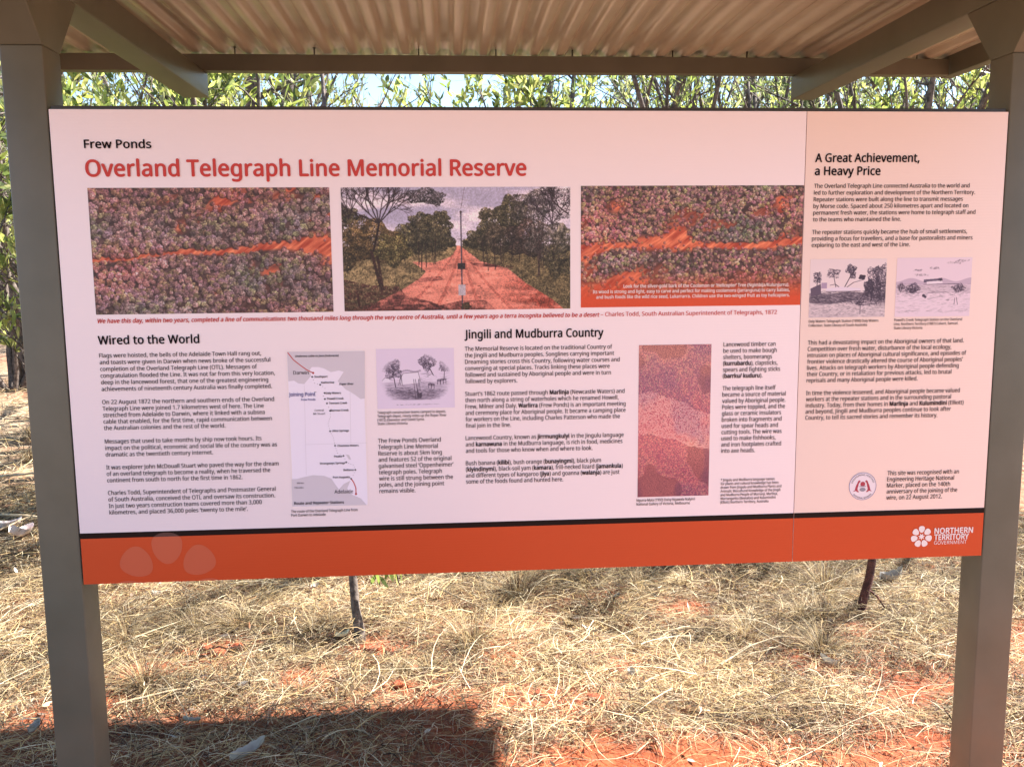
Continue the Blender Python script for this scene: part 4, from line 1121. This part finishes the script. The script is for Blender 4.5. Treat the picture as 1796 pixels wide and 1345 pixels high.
    for a in (2.7, 2.35, 2.0, 1.7, 1.4, 1.05, .8): twigs(A, R, .16 * w, .29 * h, a, 34, 3.0, (.18, .12, .14), 6)
    for a in (2.2, 1.7, 1.2): twigs(A, R, .03 * w, .25 * h, a, 26, 2.4, (.18, .12, .14), 5)
    for a in (2.4, 1.9, 1.5, .9): twigs(A, R, .92 * w, .30 * h, a, 30, 2.8, (.24, .18, .22), 6)
    twigs(A, R, .99 * w, .22 * h, 2.5, 30, 3.5, (.2, .14, .16), 5)
    A.line(.16 * w, .30 * h, .135 * w, .5 * h, 5, (.16, .10, .11)); A.line(.125 * w, .52 * h, .165 * w, .84 * h, 8, (.25, .15, .14)); A.line(.15 * w, .56 * h, .17 * w, .82 * h, 7, (.25, .15, .14))
    A.line(.06 * w, .87 * h, .065 * w, .96 * h, 6, (.25, .12, .13))
    for _ in range(500):
        x, y = r.rand(), r.uniform(.6, .98)
        if road[min(int(y * h), h - 1), min(int(x * w), w - 1)]:
            if r.rand() < .4: A.line(x * w, y * h, (x + r.normal(0, .006)) * w, (y + r.normal(0, .002)) * h, r.uniform(.8, 2), (.50, .20, .19), .6)
        else: A.line(x * w, y * h, (x + r.normal(0, .004)) * w, (y - r.uniform(.01, .03)) * h, 1, r.choice([.4, .62, .3]) * np.array((1, .85, .68)), .6)
    A.line(.535 * w, 0, .518 * w, .17 * h, 1.2, (.45, .38, .45)); A.line(.517 * w, .2 * h, .518 * w, 1. * h, 3.4, (.33, .28, .34)); A.disc(.517 * w, .2 * h, 3, (.3, .22, .24))
    A.line(.50 * w, .42 * h, .535 * w, .42 * h, 1.6, (.4, .34, .4)); A.fill(f([(.500, .615), (.534, .615), (.534, .665), (.500, .665)]), (.2, .17, .19))
    A.fill(f([(.501, .79), (.533, .79), (.533, .88), (.501, .88)]), (.72, .66, .70)); leafy(A, r, .535 * w, .97 * h, 12, 10, [(.2, .16, .12), (.26, .22, .14)], 90, 1.8)
    tx = (fbm(A.X / 2.6, A.Y / 2.6, 2) - .5)[..., None]; dark = np.clip((.62 - A.a.mean(-1, keepdims=True)) * 4, 0, 1)
    A.a = A.a * (1 - .16 * dark) * (1 + tx * (.35 + .9 * dark)); A.a = np.clip(A.a * 1.06 + .01, 0, 1); A.grain(3, .02); return A
P2 = road_photo()

INK = (.25, .20, .28)
def strokes(A, r, n, x0, x1, y0, y1, L, al, ang=0., w=.9):
    for _ in range(n):
        x, y = r.uniform(x0, x1), r.uniform(y0, y1); a = ang + r.normal(0, .18); l = L * r.uniform(.4, 1.3)
        A.line(x, y, x + l * math.cos(a), y + l * math.sin(a), w, INK, al)
def etree(A, r, cx, cy, rx, ry, n, al=.55):
    for _ in range(n):
        a = r.uniform(0, 2 * PI); k = math.sqrt(r.rand()); k *= 1 + .2 * math.sin(4 * a + cx)
        x, y = cx + rx * k * math.cos(a), cy + ry * k * math.sin(a)
        A.disc(x, y, r.uniform(.8, 2.2), INK, al * r.uniform(.3, 1))
def engraving_camp():
    w, h = 300, 234; A = Art(w, h, (.93, .84, .93)); r = np.random.RandomState(8)
    u, v = A.X / w, A.Y / h
    vig = np.clip(1.15 - np.hypot((u - .5) / .47, (v - .52) / .44) ** 6, 0, 1)
    strokes(A, r, 260, 30, 270, 96, 200, 22, .35, .03)
    A.fill(((v > .70) & (v < .86)) * vig * .38, INK); A.fill(((v > .56) & (v < .7)) * vig * .18, INK)
    etree(A, r, 62, 80, 34, 38, 1100); etree(A, r, 196, 52, 30, 34, 900, .62); etree(A, r, 262, 72, 22, 22, 420); etree(A, r, 48, 70, 26, 26, 300)
    A.line(206, 80, 222, 112, 3.2, INK); A.line(66, 112, 72, 150, 3, INK); A.line(262, 90, 260, 120, 2.4, INK)
    for x in range(90, 170, 7): A.disc(x, 88 + 3 * math.sin(x), 4, INK, .3)
    A.fill(A.mask([(88, 122), (102, 96), (160, 92), (170, 134), (92, 140)]), (.95, .88, .95)); A.line(102, 96, 160, 92, 1.3, INK); A.line(88, 122, 102, 96, 1.5, INK); A.line(160, 92, 170, 134, 1.2, INK)
    for x in (84, 92, 98): A.line(x, 142, 94, 100, 1.8, INK, .8)
    A.fill(A.mask([(20, 124), (32, 112), (48, 116), (52, 128), (24, 132)]), (.95, .88, .95)); A.fill(A.mask([(196, 108), (212, 100), (238, 122), (222, 130)]), (.92, .84, .92))
    A.line(20, 124, 32, 112, 1.2, INK); A.line(32, 112, 48, 116, 1.2, INK); A.line(196, 108, 212, 100, 1.3, INK)
    for x, y in [(205, 140), (216, 142), (252, 124), (262, 122), (240, 126)]:
        A.disc(x, y, 8, INK, .55, 5); A.line(x - 5, y, x - 6, y + 16, 1.6, INK); A.line(x + 5, y, x + 5, y + 16, 1.6, INK)
    for x in (148, 154, 160, 168): A.line(x, 195, x + r.uniform(-12, 10), 120, 1.6, INK)
    A.disc(165, 182, 9, INK, .7, 13); A.disc(165, 170, 4, (.9, .8, .9))
    strokes(A, r, 420, 30, 270, 160, 200, 9, .55, -.2); strokes(A, r, 150, 30, 150, 150, 196, 14, .5, .1)
    A.a = A.a * vig[..., None] + np.array((.93, .84, .93)) * (1 - vig[..., None])
    strokes(A, r, 60, 72, 236, 218, 220, 3, .6)
    return A
def engraving_station():
    w, h = 300, 224; A = Art(w, h, (.94, .85, .88)); r = np.random.RandomState(9); u, v = A.X / w, A.Y / h
    A.fill(((v > .58 + .02 * np.sin(u * 9)) & (v < .74 + .03 * np.sin(u * 7))) * (.25 + .5 * fbm(u * 22, v * 40, 3)), INK); A.fill((v >= .74) * .22 * fbm(u * 12, v * 30, 3), INK); strokes(A, r, 500, 0, 230, 128, 168, 10, .8, .3)
    strokes(A, r, 500, 0, 300, 120, 170, 13, .55, .02); strokes(A, r, 420, 0, 300, 165, 222, 9, .45, -.1)
    etree(A, r, 30, 70, 16, 22, 300, .7); etree(A, r, 92, 55, 26, 18, 300, .6); etree(A, r, 160, 40, 20, 18, 380, .75); etree(A, r, 168, 62, 12, 14, 160, .7)
    for cx, cy, rx, ry in [(250, 80, 26, 55), (282, 70, 26, 50), (232, 110, 18, 30), (274, 120, 34, 40), (205, 70, 12, 8)]: etree(A, r, cx, cy, rx, ry, 900, .75)
    A.line(162, 60, 132, 118, 3, INK); A.line(132, 118, 100, 96, 2.4, INK); A.line(132, 118, 172, 90, 2.2, INK); A.line(100, 96, 80, 100, 1.6, INK); A.line(172, 90, 210, 80, 1.6, INK); A.line(30, 82, 28, 112, 3, INK); A.line(92, 60, 104, 112, 2.2, INK); A.line(250, 90, 244, 160, 3, INK); A.line(280, 90, 276, 150, 3, INK); strokes(A, r, 260, 210, 298, 120, 175, 8, .6, 1.4)
    A.fill(A.mask([(4, 112), (44, 94), (46, 134), (6, 140)]), (.4, .33, .42)); A.fill(A.mask([(46, 90), (68, 90), (68, 112), (46, 112)]), (.7, .6, .72))
    A.fill(A.mask([(66, 112), (120, 106), (200, 112), (200, 122), (66, 124)]), (.93, .85, .92)); A.line(66, 124, 200, 124, 2.2, INK)
    A.line(190, 172, 214, 136, 2.6, INK); A.line(196, 178, 262, 172, 2.4, INK); A.line(262, 172, 292, 140, 2, INK); A.line(202, 176, 202, 212, 2.2, INK); etree(A, r, 198, 170, 14, 8, 120, .6)
    return A
def engraving_creek():
    w, h = 300, 228; A = Art(w, h, (.94, .84, .90)); r = np.random.RandomState(10); u, v = A.X / w, A.Y / h
    A.fill((A.Y > 92 - 14 * np.sin(A.X / 38.) ** 2) & (A.Y < 104), (.80, .70, .79)); A.fill(((v > .46) & (v < .6)) * .12, INK)
    strokes(A, r, 260, 0, 290, 100, 150, 12, .38, .02); strokes(A, r, 170, 0, 290, 150, 215, 16, .25, -.08)
    etree(A, r, 20, 112, 14, 16, 260, .5); etree(A, r, 70, 116, 26, 18, 480, .55); etree(A, r, 252, 118, 26, 16, 420, .55); etree(A, r, 60, 126, 30, 10, 260, .5)
    A.fill(A.mask([(110, 84), (176, 80), (186, 92), (110, 96)]), (.42, .36, .46)); A.fill(A.mask([(122, 92), (184, 88), (186, 99), (122, 103)]), (.95, .87, .93)); A.line(110, 103, 250, 102, 1.6, INK)
    etree(A, r, 176, 84, 8, 6, 60, .8)
    A.disc(112, 146, 6, INK, .9); A.disc(119, 151, 5, INK, .9); A.line(128, 136, 200, 132, 1.4, INK, .7); A.line(128, 158, 190, 150, 1.2, INK, .6); A.line(200, 132, 230, 146, 1.2, INK, .6)
    A.line(238, 156, 236, 182, 1.6, INK); A.line(244, 154, 250, 182, 1.6, INK); A.disc(210, 164, 6, INK, .3, 4)
    for cx, cy, rx in [(150, 40, 22), (85, 48, 18), (100, 66, 26), (230, 20, 34), (262, 12, 28)]: etree(A, r, cx, cy, rx, 4, 60, .3)
    strokes(A, r, 14, 10, 260, 206, 210, 26, .4); return A
def dotted_cloth():
    """a plain field of dots and short dashes: a stand-in with the artwork's size and colours only"""
    w, h = 300, 634; A = Art(w, h, (.58, .32, .38)); r = np.random.RandomState(12); u, v = A.X / w, A.Y / h
    f = fbm(u * 2.2 + 3, v * 4.2 + 8, 3); g = fbm(u * 3.1 + 30, v * 4 + 2, 3)
    top = np.clip(1.2 - v * 2.2, 0, 1)[..., None]
    base = np.array((.70, .33, .36)) * (1 - top) + np.array((.62, .40, .42)) * top
    k = np.clip((f - .5) * 4 + .5, 0, 1)[..., None]; base = base * (1 - k * .6) + np.array((.80, .48, .40)) * k * .6
    k = np.clip((g - .55) * 6, 0, 1)[..., None]; base = base * (1 - k * .6) + np.array((.46, .28, .38)) * k * .6
    A.a = base * 1.
    gy_, gx_ = np.gradient(f); M = np.abs(v - .52 + .07 * np.sin(u * 3.4 + 1) + .10 * (g - .5)) < .12
    low = np.clip((v - .66) * 5, 0, 1)[..., None]; A.a = A.a * (1 - .35 * low) + np.array((.36, .12, .2)) * .35 * low
    for y in np.arange(1, h, 3.6):
        for x in np.arange(1, w, 3.6):
            xx, yy = x + r.normal(0, .7), y + r.normal(0, .7); iy, ix = min(max(int(yy), 0), h - 1), min(max(int(xx), 0), w - 1)
            ff, gg = f[iy, ix], g[iy, ix]
            if M[iy, ix] and r.rand() < .93: c = (.95, .68, .62) if r.rand() < .8 else (.62, .24, .3)
            elif ff > .56: c = (.26, .13, .18)
            else: c = [(.24, .15, .24), (.88, .60, .50), (.42, .20, .32), (.80, .42, .42), (.62, .58, .42)][r.choice(5, p=[.3, .22, .24, .18, .06])]
            t = math.atan2(gx_[iy, ix], -gy_[iy, ix] + 1e-9) 
            if M[iy, ix]: A.line(xx, yy, xx + 3.0 * math.cos(t), yy + 3.0 * math.sin(t), 1.5, c, .8)
            else: A.disc(xx, yy, r.uniform(.9, 1.5), c, .8)
    A.a = np.clip(A.a * np.array((1.22, 1.28, 1.28)) + .02, 0, 1); A.grain(5, .04); return A

# ------------------------------------------------------------------ the sign
BACKF = .0045
sign = empty('information_sign', (0, 0, PZ))
tag(sign, 'large pink information panel with pictures and text and an orange band along the foot', 'sign')
def sheet_mat(name, col):
    m = new_mat(name, col, .34, 0, .4)
    tc = N(m, 'ShaderNodeTexCoord'); w = N(m, 'ShaderNodeTexWave'); w.wave_type = 'BANDS'; w.bands_direction = 'Z'
    w.inputs['Scale'].default_value = 42; w.inputs['Distortion'].default_value = 1.2; w.inputs['Detail'].default_value = 2
    no = N(m, 'ShaderNodeTexNoise'); no.inputs['Scale'].default_value = 1.6; no.inputs['Detail'].default_value = 2
    bp = N(m, 'ShaderNodeBump'); bp.inputs['Strength'].default_value = .12; bp.inputs['Distance'].default_value = .0006
    b2 = N(m, 'ShaderNodeBump'); b2.inputs['Strength'].default_value = .25; b2.inputs['Distance'].default_value = .02
    LK(m, tc.outputs['Object'], w.inputs['Vector']); LK(m, tc.outputs['Object'], no.inputs['Vector'])
    LK(m, w.outputs['Fac'], bp.inputs['Height']); LK(m, no.outputs['Fac'], b2.inputs['Height']); LK(m, b2.outputs['Normal'], bp.inputs['Normal'])
    LK(m, bp.outputs['Normal'], BS(m).inputs['Normal'])
    return m
m_main = sheet_mat('printed_pale_pink', (.92, .775, .835))
m_side = sheet_mat('printed_peach', (.91, .695, .66))
m_orange = sheet_mat('printed_orange', (.60, .062, .012))
m_black = new_mat('printed_black', (.012, .004, .004), .5, 0, .15)
INKM = {'ink': new_mat('ink_black', (.012, .006, .010), .6, 0, .1), 'red': new_mat('ink_red', (.56, .05, .045), .5, 0, .25),
        'white': new_mat('ink_white', (.86, .74, .76), .45), 'blue': new_mat('ink_blue', (.06, .06, .28), .45)}
SEAM = 1.8664
EDGE = {}
def quad_y(name, x0, x1, z0, z1, y, uv=False):
    return np_mesh(name, [(x0, y, z0), (x1, y, z0), (x1, y, z1), (x0, y, z1)], [(0, 1, 2, 3)], uv=[(0, 0), (1, 0), (1, 1), (0, 1)])
def P(name, me, mat, par): return link(name, me, mat, par)
SH = {}
SH['main'] = P('main_sheet', box_mesh('main_sheet', 0, SEAM - .0008, -.0015, .0025, 0, 1.184, .0006), m_main, sign)
SH['side'] = P('side_sheet', box_mesh('side_sheet', SEAM + .0008, 2.4, -.0015, .0025, 0, 1.184, .0006), m_side, sign)
SH['main']['label'] = 'wide pale pink sheet'; SH['side']['label'] = 'narrow peach sheet on the right'
YS = -.0015
fr = P('frame', box_mesh('frame', .004, 2.396, .0035, .042, 1.150, 1.193, .001), m_dark, sign)
fr['label'] = 'dark steel backing tube along the top'
for nm, a in (('frame', (.004, 2.396, .0035, .042, .006, .046)), ('frame', (.004, .044, .0035, .042, .0465, 1.1495)), ('frame', (2.356, 2.396, .0035, .042, .0465, 1.1495)), ('frame', (1.85, 1.89, .0035, .042, .0465, 1.1495))):
    P(nm, box_mesh('frame', *a, .001), m_dark, sign)
for x in (-.0041, 2.4001):
    for z in (.25, .95): P('bracket', box_mesh('bracket', x, x + .004, .006, .04, z, z + .05), m_dark, sign)
for k, a, b in (('main', 0.0004, SEAM - .0008), ('side', SEAM + .0008, 2.3996)):
    P('orange_band', quad_y('orange_band', a, b, .0004, .1209, YS - .0004), m_orange, SH[k])
    P('black_stripe', quad_y('black_stripe', a, b, .1209, .1354, YS - .0005), m_black, SH[k])
for nm, A, (x0, x1, z0, z1), k in (
        ('aerial_photograph', P1, (.0779, .6593, .6911, .9984), 'main'), ('road_photograph', P2, (.6870, 1.2600, .6918, .9980), 'main'),
        ('aerial_photograph', P3, (1.2872, SEAM - .0015, .6940, 1.0000), 'main'), ('camp_engraving', engraving_camp(), (.7624, .9601, .4411, .5954), 'main'),
        ('station_engraving', engraving_station(), (1.8883, 2.0935, .6601, .8117), 'side'), ('creek_engraving', engraving_creek(), (2.1209, 2.3253, .6590, .8132), 'side'),
        ('dotted_picture', dotted_cloth(), (1.4395, 1.6310, .1909, .5951), 'main')):
    o = P(nm, quad_y(nm, x0, x1, z0, z1, YS - .0006), print_mat(nm, A.image(nm)), SH[k])

def flat(polys, y, name, mat, par):
    """list of outlines (u, v) -> flat printed mesh"""
    import bmesh
    bm = bmesh.new()
    for q in polys:
        vs = [bm.verts.new((a, y, b)) for a, b in q]
        try:
            f = bm.faces.new(vs); f.normal_update()
            if f.normal.y > 0: f.normal_flip()
        except Exception: pass
    bmesh.ops.triangulate(bm, faces=bm.faces[:])
    me = bpy.data.meshes.new(name); bm.to_mesh(me); bm.free()
    return P(name, me, mat, par)
def ribbon(pts, w):
    out = []
    for (a, b), (c, d) in zip(pts[:-1], pts[1:]):
        L = math.hypot(c - a, d - b) + 1e-9; nx_, ny_ = -(d - b) / L * w / 2, (c - a) / L * w / 2
        out.append([(a + nx_, b + ny_), (a - nx_, b - ny_), (c - nx_, d - ny_), (c + nx_, d + ny_)])
    return out
def dotr(c, r, n=10, sq=1.): return [(c[0] + r * math.cos(2 * PI * k / n), c[1] + r * sq * math.sin(2 * PI * k / n)) for k in range(n)]
def resample(pts, step):
    out = []; 
    for (a, b), (c, d) in zip(pts[:-1], pts[1:]):
        n = max(1, int(math.hypot(c - a, d - b) / step))
        out += [(a + (c - a) * k / n, b + (d - b) * k / n) for k in range(n)]
    return out + [pts[-1]]
m_land = new_mat('map_land', (.90, .80, .95), .45); m_sea = new_mat('map_sea', (.66, .58, .67), .45); m_edge = new_mat('map_border', (.90, .76, .80), .45)
mp = P('route_map', quad_y('route_map', .5357, .7337, .1873, .5957, YS - .0006), m_edge, SH['main'])
for nm, pl, mt, yy in (('map_land', [[(.5395, .1905), (.7295, .1905), (.7295, .5915), (.5395, .5915)]], m_land, .0008),
                       ('map_sea', [MAP['sea1']], m_sea, .0010), ('map_sea', [MAP['sea2']], m_sea, .0010), ('map_lake', [MAP['lake']], m_sea, .0010),
                       ('map_border_line', ribbon(MAP['l1'], .0006) + ribbon(MAP['l2'], .0006) + ribbon(MAP['l3'], .0006), m_sea, .0011),
                       ('map_cable', ribbon(MAP['cable'], .0022) + ribbon(MAP['tail'], .0024) + [dotr(MAP['cable'][-1], .0028), dotr(MAP['tail'][-1], .0028)], INKM['red'], .0012),
                       ('map_route', [dotr(c, .0008, 6) for c in resample(MAP['route'], .0062)] + [dotr(c, .0022) for c in MAP['dots']] + ribbon([(.6035, .4885), (.609, .4885)], .001), INKM['ink'], .0013)):
    flat(pl, YS - yy, nm, mt, SH['main'])

# lettering -------------------------------------------------------
FONT = None
try:
    import os
    fp = os.path.join(bpy.utils.resource_path('LOCAL'), 'datafiles', 'fonts', 'NotoSansHebrew-Regular.woff2')
    if os.path.exists(fp): FONT = bpy.data.fonts.load(fp)
except Exception:
    FONT = None
STY = {'reg': (.009, 0), 'semi': (.024, 0), 'bold': (.034, 0), 'ital': (.024, .2), 'cap': (.034, 0), 'thin': (0, 0)}   # (thickening in em, slant)
need = {}
for blk in PRINT:
    for l in blk[5]:
        b_on = False
        for ch in l[3]:
            if ch == '*' and not l[3].startswith('* '): b_on = not b_on; continue
            need.setdefault('bold' if b_on else blk[2], set()).add(ch)
need.setdefault('semi', set()).update('ENGINEERING HERITAGE NATIONAL MARKER')
tmp = []
def tcurve(body, off):
    c = bpy.data.curves.new('g', 'FONT'); c.body = body; c.size = 1; c.resolution_u = 3; c.offset = off
    if FONT: c.font = FONT
    o = bpy.data.objects.new('g', c); COL.objects.link(o); tmp.append((o, c)); return o
for st in need: need[st].update('Hn ')
GO = {}
for st, chs in need.items():
    for ch in sorted(chs): GO[st, ch] = (tcurve(ch, 0.), tcurve('n' + ch + 'n', 0.))
ref = tcurve('nn', 0.); refH = tcurve('H', 0.)
bpy.context.view_layer.update(); dg = bpy.context.evaluated_depsgraph_get()
def tomesh(o):
    me = bpy.data.meshes.new_from_object(o.evaluated_get(dg)); me.calc_loop_triangles()
    V = np.empty(len(me.vertices) * 3, np.float32); me.vertices.foreach_get('co', V); V = V.reshape(-1, 3)
    T = np.empty(len(me.loop_triangles) * 3, np.int32); me.loop_triangles.foreach_get('vertices', T)
    bpy.data.meshes.remove(me); return V, T.reshape(-1, 3)
nnw = tomesh(ref)[0][:, 0]; nn = nnw.max() - nnw.min()
capH = tomesh(refH)[0][:, 1].max()
GL = {}
for key, (o, o2) in GO.items():
    V, T = tomesh(o); w2 = tomesh(o2)[0][:, 0]; adv = (w2.max() - w2.min()) - nn
    GL[key] = (V, T, adv)
for o, c in tmp: bpy.data.objects.remove(o); bpy.data.curves.remove(c)
def set_line(text, st):
    """glyphs of one line in em units: [(V, T, x)], total width"""
    out = []; x = 0; b_on = False
    for ch in text:
        if ch == '*' and not text.startswith('* '): b_on = not b_on; continue
        V, T, adv = GL['bold' if b_on else st, ch]
        e_ = STY['bold' if b_on else st][0]
        if len(V): out.append((V, T, x, e_))
        x += adv + e_ * .5
    xs_ = [V[:, 0].min() + q for V, T, q, e_ in out[:1]] + [V[:, 0].max() + q for V, T, q, e_ in out[-1:]]
    return out, xs_[0], xs_[1]
def lettering(name, lines, st, cap, mat, par, yoff):
    VV, TT = [], []; off = 0; sc = cap / capH; sh_ = STY[st][1]
    for u, v, wd, text in lines:
        gl, xa, xb = set_line(text, st); sx = wd / (xb - xa)
        for V, T, x, e_ in gl:
            for ci, (cx_, cz_) in enumerate(((-1, 0), (1, 0), (0, -.8), (0, .8)) if e_ > .015 else (((-1, 0), (1, 0)) if e_ else ((0, 0),))):
                q = np.empty((len(V), 3)); q[:, 0] = u + (V[:, 0] + x - xa + cx_ * e_) * sx + V[:, 1] * sh_ * sc; q[:, 1] = yoff - ci * .00012; q[:, 2] = v + (V[:, 1] + cz_ * e_) * sc
                VV.append(q); TT.append(T + off); off += len(V)
    return P(name, np_mesh(name, np.concatenate(VV), np.concatenate(TT)), mat, par)
for name, sheet, st, cap, colr, lines in PRINT:
    lettering(name, lines, st, cap, INKM[colr], SH[sheet], YS - .0016)

# the government flower, the big faded one and the heritage roundel
def petal(cx, cy, ang, R0, rw, rl, n=22):
    out = []
    for k in range(n):
        t = 2 * PI * k / n; lx = rl * math.cos(t); w = rw * (1 + .28 * math.cos(t)) * math.sin(t)
        ex = math.copysign(abs(math.cos(t)) ** .85, math.cos(t)) * rl
        a, b = R0 + ex, w
        out.append((cx + a * math.cos(ang) - b * math.sin(ang), cy + a * math.sin(ang) + b * math.cos(ang)))
    return out
fc = (2.2256, .0593)
pet = [petal(*fc, PI / 2 + 2 * PI * k / 7, .0205, .0082, .0095) for k in range(7)]
star = [(fc[0] + (.0105 if k % 2 == 0 else .0048) * math.cos(PI / 2 + PI * k / 7 + PI / 7 * 1), fc[1] + (.0105 if k % 2 == 0 else .0048) * math.sin(PI / 2 + PI * k / 7 + PI / 7)) for k in range(14)]
flat(pet + [star], YS - .0016, 'flower_logo', INKM['white'], SH['side'])
def clip(poly, z, keep_above):
    out = []
    for i in range(len(poly)):
        a, b = poly[i], poly[(i + 1) % len(poly)]
        ia, ib = (a[1] > z) == keep_above, (b[1] > z) == keep_above
        if ia: out.append(a)
        if ia != ib:
            t = (z - a[1]) / (b[1] - a[1]); out.append((a[0] + (b[0] - a[0]) * t, z))
    return out
gc = (.2150, -.008); ghost = [petal(*gc, PI / 2 + 2 * PI * k / 7, .098, .0375, .042, 40) for k in (-2, -1, 0, 1, 2)]
lowp = [clip(clip(q, .1209, False), .0012, True) for q in ghost]
m_gh = new_mat('faded_orange', (.58, .10, .045), .36); m_gh2 = new_mat('faded_black', (.075, .024, .024), .4); m_gh3 = new_mat('faded_pink', (.60, .44, .50), .36)
flat([q for q in lowp if len(q) > 2], YS - .0009, 'faded_flower', m_gh, SH['main'])
flat([clip(clip(ghost[2], .1209, True), .1354, False)], YS - .0009, 'faded_flower', m_gh2, SH['main'])
q = clip(ghost[2], .1354, True)
if len(q) > 2: flat([q], YS - .0009, 'faded_flower', m_gh3, SH['main'])
ec = (2.054, .2046); er = .0378
emb = flat([dotr(ec, er, 48)], YS - .0009, 'heritage_roundel', new_mat('roundel_white', (.86, .74, .82), .45), SH['side'])
ring = [[(ec[0] + a * math.cos(t), ec[1] + a * math.sin(t)) for a, t in ((er, t0), (er - .0011, t0), (er - .0011, t1), (er, t1))] for t0, t1 in [(2 * PI * k / 48, 2 * PI * (k + 1) / 48) for k in range(48)]]
flat(ring, YS - .0012, 'roundel_ring', INKM['blue'], SH['side'])
roo = [(.34, -.52), (.30, -.46), (.42, -.40), (.46, -.2), (.40, .0), (.36, .22), (.30, .34), (.20, .40), (.24, .50), (.34, .54), (.42, .46), (.48, .30), (.58, .10), (.66, -.16), (.70, -.34), (.86, -.46), (.70, -.44), (.58, -.40), (.50, -.50)]
rs = er * .82
flat([[(ec[0] + a * rs * s, ec[1] + b * rs) for a, b in (roo if s > 0 else roo[::-1])] for s in (1, -1)] + [dotr((ec[0], ec[1] + .006), .0068, 16)], YS - .0013, 'roundel_emblem', new_mat('emblem_red', (.42, .03, .07), .45), SH['side'])
flat([dotr((ec[0], ec[1] - .009), .0085, 14, .65)] + ribbon([(ec[0] - .009, ec[1] - .0005), (ec[0] + .009, ec[1] - .0005)], .0022), YS - .00135, 'roundel_scroll', new_mat('emblem_grey', (.3, .27, .34), .45), SH['side'])
def arc_text(text, R_, mid, size, flip):
    VV, TT = [], []; off = 0; gl, xa, xb = set_line(text, 'semi'); sc = size / capH; tot = (xb - xa) * sc
    for V, T, x, e_ in gl:
        cxm = (V[:, 0].min() + V[:, 0].max()) / 2; s = ((x + cxm - xa) * sc - tot / 2) / R_
        a = mid - s if not flip else mid + s
        lx = (V[:, 0] - cxm) * sc; ly = V[:, 1] * sc
        if not flip: rr_ = R_ + ly; ux, uy = math.cos(a), math.sin(a); tx, ty = uy, -ux; px = ec[0] + ux * rr_ + tx * lx; pz = ec[1] + uy * rr_ + ty * lx
        else: rr_ = R_ - ly; ux, uy = math.cos(a), math.sin(a); tx, ty = -uy, ux; px = ec[0] + ux * rr_ + tx * lx; pz = ec[1] + uy * rr_ + ty * lx
        q = np.stack([px, np.full(len(px), YS - .0016), pz], 1); VV.append(q); TT.append(T + off); off += len(V)
    P('roundel_lettering', np_mesh('roundel_lettering', np.concatenate(VV), np.concatenate(TT)), INKM['ink'], SH['side'])
arc_text('ENGINEERING HERITAGE', er * .78, PI / 2, .0045, False)
arc_text('NATIONAL MARKER', er * .92, -PI / 2, .0045, True)
